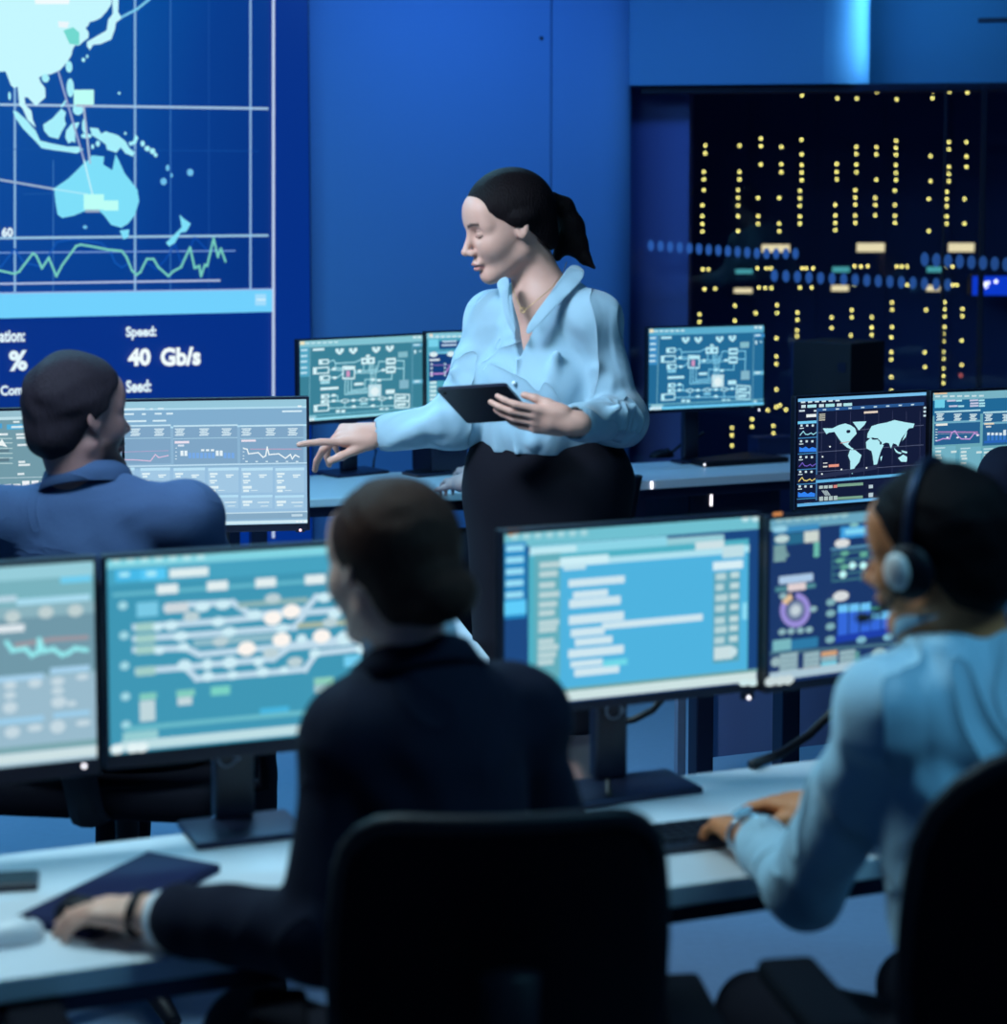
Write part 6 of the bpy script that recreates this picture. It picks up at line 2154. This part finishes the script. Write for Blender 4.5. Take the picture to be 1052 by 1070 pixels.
# ------------------------------------------------------------------ person in dark blazer, front desk
f0 = (-math.sin(R(24)), math.cos(R(24)))
J = dict(neck=P(436, 688, 2.93), shL=P(372, 775, 2.86), shR=P(538, 752, 3.0), elL=P(334, 978, 2.78), elR=P(600, 960, 3.02))
J['wrL'] = onz(160, 957, 0.742)
J['wrR'] = onz(560, 905, 0.745)
J['pel'] = Vector(J['neck']) + Vector((0.05, -0.13, 0)); J['pel'].z = 0.575
sit_legs(J, f0)
hd = (P(408, 589, 2.93), head_frame(-math.sin(R(38)), math.cos(R(38)), 5, 2), 1.0)
rt = person_root('person with a low hair bun in dark navy blazer, seated at the front desk', J)
dL = vec(onz(75, 948, 0.742)) - vec(J['wrL'])
body_mesh(J, hd, rt, 0.005, (225, 175, 155), (160, 90, 90), fem=True, brow=(40, 30, 28),
          g_arm=(0.042, 0.036, 0.035, 0.026),
          hands=(('L', dL, (0.05, -0.05, 1), [(16, 26, 20), (18, 28, 20), (20, 30, 20), (24, 30, 20)], (28, 8, 8)), ('R', (-0.3, 1, 0), (0, 0, 1), RELAX, (30, 10, 10))))
jk, T = jacket_mesh('blazer', J, rt, M['navy_jacket'], low=-0.06, wr=0.0035, g=0.022, end=0.80, neck_hole=0.062, armr=(0.05, 0.048, 0.048, 0.038))
collar('shirt_collar', rt, M['white_collar'], vec(J['neck']) + T[:, 2] * 0.004 + T[:, 0] * 0.008, T[:, 2], T[:, 0], 0.067, 0.044, gap=14, tilt=18, flare=0.004)
collar('blazer_collar', rt, M['navy_jacket'], vec(J['neck']) - T[:, 2] * 0.024 + T[:, 0] * 0.012, T[:, 2], T[:, 0], 0.074, 0.036, gap=38, flare=0.014, fall=0.055, tilt=20)
el, w_ = vec(J['elL']), vec(J['wrL'])
MB().tube([el + (w_ - el) * q for q in (0.74, 0.86, 0.96)], [0.036, 0.0365, 0.037], n=18).build('shirt_cuff', M['white_collar'], rt)
wd = nrm(dL)
cc = w_ + wd * 0.022
sdv = np.cross(wd, (0, 0, 1))
MB().tube([Vector(cc + sdv * 0.033 * math.cos(a) + np.array((0, 0, 0.027)) * math.sin(a)) for a in [2 * math.pi * i / 20 for i in range(20)]], 0.0075, n=8, closed=True).build('wristband', M['black_plastic'], rt)
trouser_mesh(J, rt, M['dark_trousers']); shoes(J, rt)
O, Rm, s = hd
Fd = Field(vec(O) - 0.2, vec(O) + 0.2, 0.0045)
cut = add_hair(Fd, O, Rm, s, [(-0.078, -0.06), (-0.065, -0.052), (-0.05, -0.045), (-0.03, -0.034), (-0.012, -0.014), (0.0, 0.008), (0.012, 0.022), (0.03, 0.040), (0.055, 0.06), (0.08, 0.082), (0.105, 0.1), (0.14, 0.13)], 0.010, -0.004)
Fd.inter(cut)
W = lambda f, l, u: vec(O) + Rm @ (np.array((f, l, u)) * s)
Fd.ell(W(-0.105, -0.012, -0.035), (0.045, 0.052, 0.042), Rm, 0.02)
Fd.wrinkle(0.0012, 2.0)
Fd.mesh('hair', M['hair_brown'], rt)
pp = J['pel']
cq = onz(560, 905, 0.745)
cbk = P(566, 940, 2.62)
chair('dark mesh office chair of the person in navy blazer', (cbk.x - 0.075, cbk.y + 0.29, 0), R(6), bw=0.215, bh=0.48, bz=0.49, armz=0.60, armx=0.29, tilt=6, corner=0.06)

# ------------------------------------------------------------------ man with headset
f0 = (-math.sin(R(22)), math.cos(R(22)))
J = dict(neck=P(1004, 660, 2.96), shL=P(928, 745, 2.86), shR=P(1112, 735, 3.03), elL=P(842, 928, 3.0), elR=P(1120, 950, 3.2))
J['wrL'] = onz(786, 874, 0.752)
J['wrR'] = onz(862, 846, 0.748)
J['pel'] = Vector(J['neck']) + Vector((0.05, -0.12, 0)); J['pel'].z = 0.575
J['elR'] = Vector(((J['shR'].x + J['wrR'].x) / 2 + 0.06, (J['shR'].y + J['wrR'].y) / 2 + 0.02, 0.80))
sit_legs(J, f0)
hd = (P(979, 576, 2.96), head_frame(-math.sin(R(54)), math.cos(R(54)), 8, -3), 0.99)
rt = person_root('person in light blue shirt wearing a headset, typing at the front desk', J)
dL = vec(onz(738, 846, 0.742)) - vec(J['wrL'])
dRr = vec(onz(805, 835, 0.744)) - vec(J['wrR'])
body_mesh(J, hd, rt, 0.005, (208, 130, 84), (140, 75, 60), brow=(20, 16, 16),
          hands=(('L', dL, (0.1, 0, 1), [(22, 30, 20), (24, 32, 20), (26, 32, 22), (30, 32, 22)], (30, 10, 10), 1.05), ('R', dRr, (0, 0, 1), RELAX, (30, 10, 10), 1.05)))
jk, T = jacket_mesh('shirt', J, rt, M['shirt'], h=0.0065, low=0.0, wr=0.0045, g=0.016, end=0.84, neck_hole=0.066, armr=(0.052, 0.048, 0.046, 0.032), sw=1.0)
collar('shirt_collar', rt, M['shirt'], vec(J['neck']) + T[:, 2] * 0.008 + T[:, 0] * 0.01, T[:, 2], T[:, 0], 0.068, 0.05, gap=14, flare=0.010, fall=0.046, tilt=16)
el, w_ = vec(J['elL']), vec(J['wrL'])
cuf = MB()
cuf.tube([el + (w_ - el) * q for q in (0.66, 0.76, 0.86)], [0.042, 0.041, 0.040], n=20)
cuf.build('cuff', M['shirt'], rt)
wd = nrm(w_ - el)
sdv = nrm(np.cross(wd, (0, 0, 1)))
upv = np.cross(sdv, wd)
cc = w_ + wd * 0.006
wb = MB().tube([Vector(cc + sdv * 0.035 * math.cos(a) + upv * 0.030 * math.sin(a)) for a in [2 * math.pi * i / 22 for i in range(22)]], 0.007, n=8, closed=True)
wb.build('watch_band', M['steel'], rt)
wc = cc + upv * 0.030 - sdv * 0.012
MB().cyl(Vector(wc), Vector(wc + (upv * 0.9 - sdv * 0.4) * 0.011), 0.017, n=20).build('watch_case', M['steel'], rt)
trouser_mesh(J, rt, M['dark_trousers']); shoes(J, rt)
O, Rm, s = hd
Fd = Field(vec(O) - 0.2, vec(O) + 0.2, 0.0045)
cut = add_hair(Fd, O, Rm, s, [(-0.10, -0.055), (-0.08, -0.045), (-0.05, -0.035), (-0.03, -0.022), (-0.012, 0.0), (0.0, 0.016), (0.03, 0.032), (0.055, 0.05), (0.075, 0.072), (0.1, 0.1), (0.14, 0.14)], 0.012, -0.002)
Fd.inter(cut)
Fd.wrinkle(0.002, 2.0)
Fd.mesh('hair', M['hair_black'], rt)
W = lambda f, l, u: Vector(vec(O) + Rm @ (np.array((f, l, u)) * s))
hs = thing('headset', 'black headset with pale ear shell and thin microphone, worn by the seated man', 'headset', tuple(W(0, 0, 0)))
hb = MB().tube([W(0.004 - 0.012 * abs(math.sin(a)), 0.096 * math.cos(a), -0.005 + 0.137 * math.sin(a)) for a in [math.pi * i / 24 for i in range(25)]], 0.006, n=8, flat=(1.0, 1.0))
hb.build('headband', M['dark_metal'], hs)
rotm = Matrix([[Rm[i][j] for j in range(3)] for i in range(3)])
for sg in (1, -1):
    e = MB().ell(W(0.002, sg * 0.094, -0.012), (0.037, 0.017, 0.040), rotm)
    e.build('ear_cushion', M['black_plastic'], hs)
    e = MB().ell(W(0.012, sg * 0.108, -0.008), (0.020, 0.010, 0.026), rotm)
    e.build('ear_shell', M['pad_white'], hs)
MB().tube([W(0.012, 0.108, -0.03), W(0.035, 0.104, -0.055), W(0.07, 0.085, -0.075), W(0.10, 0.055, -0.082)], 0.0035, n=8).build('microphone_arm', M['black_plastic'], hs)
MB().ell(W(0.104, 0.05, -0.083), (0.013, 0.008, 0.008), rotm).build('microphone', M['black_plastic'], hs)
cbk = P(1040, 920, 2.56)
chair('dark high office chair of the man in headset', (cbk.x + 0.12, cbk.y + 0.26, 0), R(10), bw=0.26, bh=0.59, bz=0.50, armz=0.69, armx=0.32, corner=0.13, tilt=5)

# ------------------------------------------------------------------ typist hidden behind the standing woman
J = dict(neck=P(568, 375, 7.42), shR=P(540, 398, 7.27), shL=P(590, 398, 7.60), elR=P(530, 478, 7.25), elL=P(545, 470, 7.7))
J['wrR'] = onz(481, 505, 0.765)
J['wrL'] = onz(494, 494, 0.755)
J['pel'] = Vector(J['neck']) + Vector((0.02, -0.02, 0)); J['pel'].z = 0.57
sit_legs(J, (-0.9, 0.43), kz=0.47)
hd = (P(562, 345, 7.42), head_frame(-0.9, 0.43, 8, 0), 1.0)
rt = person_root('person hidden behind the standing woman, bare forearm and hands typing', J)
dR = vec(onz(432, 486, 0.752)) - vec(J['wrR'])
dL = vec(onz(452, 480, 0.75)) - vec(J['wrL'])
body_mesh(J, hd, rt, 0.0055, (215, 170, 165), (160, 90, 90), fem=True, brow=(40, 30, 30),
          hands=(('R', dR, (0, -0.25, 1), [(24, 26, 18), (22, 26, 18), (22, 28, 18), (24, 28, 18)], (32, 10, 10)), ('L', dL, (0, 0, 1), RELAX, (30, 10, 10))))
jk, T = jacket_mesh('dark_top', J, rt, M['navy_jacket'], h=0.009, g=0.015, end=0.35, neck_hole=0.06)
trouser_mesh(J, rt, M['dark_trousers'], h=0.011); shoes(J, rt)
O, Rm, s = hd
Fd = Field(vec(O) - 0.2, vec(O) + 0.2, 0.006)
Fd.inter(add_hair(Fd, O, Rm, s, SHORT, 0.014, 0.006))
Fd.mesh('hair', M['hair_brown'], rt)
pp = J['pel']
chair('office chair of the typist, hidden behind the standing woman', (pp.x, pp.y, 0), R(64), bh=0.2, bz=0.5, bw=0.17, arms=False)
keyboard('dark keyboard under the typing hands on the back desk', (462, 495), DZ, 0.30, 0.11, R(35), 0.014)

# ------------------------------------------------------------------ neighbour at the picture border
J = dict(neck=P(1118, 470, 5.2), shL=P(1054, 500, 5.1), shR=P(1190, 500, 5.25), elL=P(1050, 600, 5.1), elR=P(1215, 600, 5.35))
J['wrL'] = onz(1095, 612, 0.745)
J['wrR'] = onz(1180, 612, 0.745)
J['pel'] = Vector(J['neck']) + Vector((0.02, -0.05, 0)); J['pel'].z = 0.57
sit_legs(J, (-0.25, 0.97))
hd = (P(1110, 405, 5.2), head_frame(-0.25, 0.97, 4, 0), 1.0)
rt = person_root('person in dark navy suit cut by the picture border, only one shoulder showing', J)
body_mesh(J, hd, rt, 0.007, (190, 140, 120), (150, 90, 90), hands=(('L', (-0.1, 1, 0), (0, 0, 1), RELAX, (30, 10, 10)), ('R', (-0.3, 1, 0), (0, 0, 1), RELAX, (30, 10, 10))))
jk, T = jacket_mesh('suit_jacket', J, rt, M['navy_jacket'], h=0.008, g=0.02, end=0.9, low=-0.05, wr=0.004)
trouser_mesh(J, rt, M['dark_trousers'], h=0.011); shoes(J, rt)
O, Rm, s = hd
Fd = Field(vec(O) - 0.2, vec(O) + 0.2, 0.007)
Fd.inter(add_hair(Fd, O, Rm, s, SHORT, 0.014, 0.006))
Fd.mesh('hair', M['hair_black'], rt)
pp = J['pel']
chair('dark office chair under the person at the picture border', (pp.x, pp.y, 0), R(14), bh=0.30, armz=0.62)
# empty chair whose armrest shows at the lower picture corner
c = P(10, 1052, 2.72)
chair('dark office chair with only its armrest showing in the lower picture corner', (c.x - 0.26, c.y - 0.04, 0), R(20), bh=0.24, bz=0.46, armz=c.z - 0.05, armx=0.30)

# ------------------------------------------------------------------ lights: unseen area lamps
def unseen_lamp(name, x, y, sx, sy, power, col, aim=None, spread=None, label=None):
    ld_ = bpy.data.lights.new(name, 'AREA')
    ld_.shape = 'RECTANGLE'
    ld_.size, ld_.size_y = sx, sy
    ld_.energy = power
    ld_.color = lin(col)
    if spread:
        ld_.spread = R(spread)
    o = bpy.data.objects.new(name, ld_)
    COL.objects.link(o)
    o.location = (x, y, 2.90)
    if aim is not None:
        d = Vector(aim) - o.location
        o.rotation_euler = d.to_track_quat('-Z', 'Y').to_euler()
    return o

unseen_lamp('unseen_lamp', -1.0, 3.5, 1.2, 0.5, 52, (205, 243, 252))
unseen_lamp('unseen_lamp', 1.4, 2.3, 0.8, 0.4, 26, (130, 215, 255))
unseen_lamp('unseen_lamp', -1.3, 3.7, 0.5, 0.5, 15, (205, 230, 255), aim=(0.1, 5.0, 1.3), spread=70)  # key light added for the standing woman
unseen_lamp('unseen_lamp', -0.6, 6.6, 1.2, 0.5, 36, (140, 218, 255))
unseen_lamp('unseen_lamp', 0.3, 8.3, 1.6, 0.25, 19, (100, 172, 255), aim=(0.3, 9.3, 1.5))
unseen_lamp('unseen_lamp', -2.0, 5.9, 0.8, 0.5, 60, (130, 220, 255))  # fill added to brighten the floor and the bearded man's shoulder
unseen_lamp('unseen_lamp', 1.95, 9.0, 0.2, 0.15, 3, (100, 200, 255), aim=(1.75, 9.4, 2.3))
cl = unseen_lamp('unseen_corner_lamp', 1.9, 9.1, 0.06, 0.5, 1.3, (150, 220, 255), spread=64)  # narrow unseen lamp put in to brighten the rounded bulkhead end
ge = gpt(950, 40, -0.05)
cl.location = (ge.x, ge.y, 2.62)
tg = gpt(903, 40, 0.02)
cl.rotation_euler = (Vector((tg.x, tg.y, 2.55)) - cl.location).to_track_quat('-Z', 'Y').to_euler()
fl = unseen_lamp('facade_fill', 2.0, 11.0, 2.0, 0.5, 700, (48, 84, 220), aim=(2.0, 13.0, 0.5))  # blue fill added outside to lift the dark tower facade
fl.location = (2.0, 10.3, 5.5)
fl.rotation_euler = (Vector((2.0, 11.5, 0.6)) - fl.location).to_track_quat('-Z', 'Y').to_euler()
w = bpy.data.worlds.new('night')
sc.world = w
w.use_nodes = True
w.node_tree.nodes['Background'].inputs[0].default_value = (0.0035, 0.010, 0.045, 1)
w.node_tree.nodes['Background'].inputs[1].default_value = 1.0
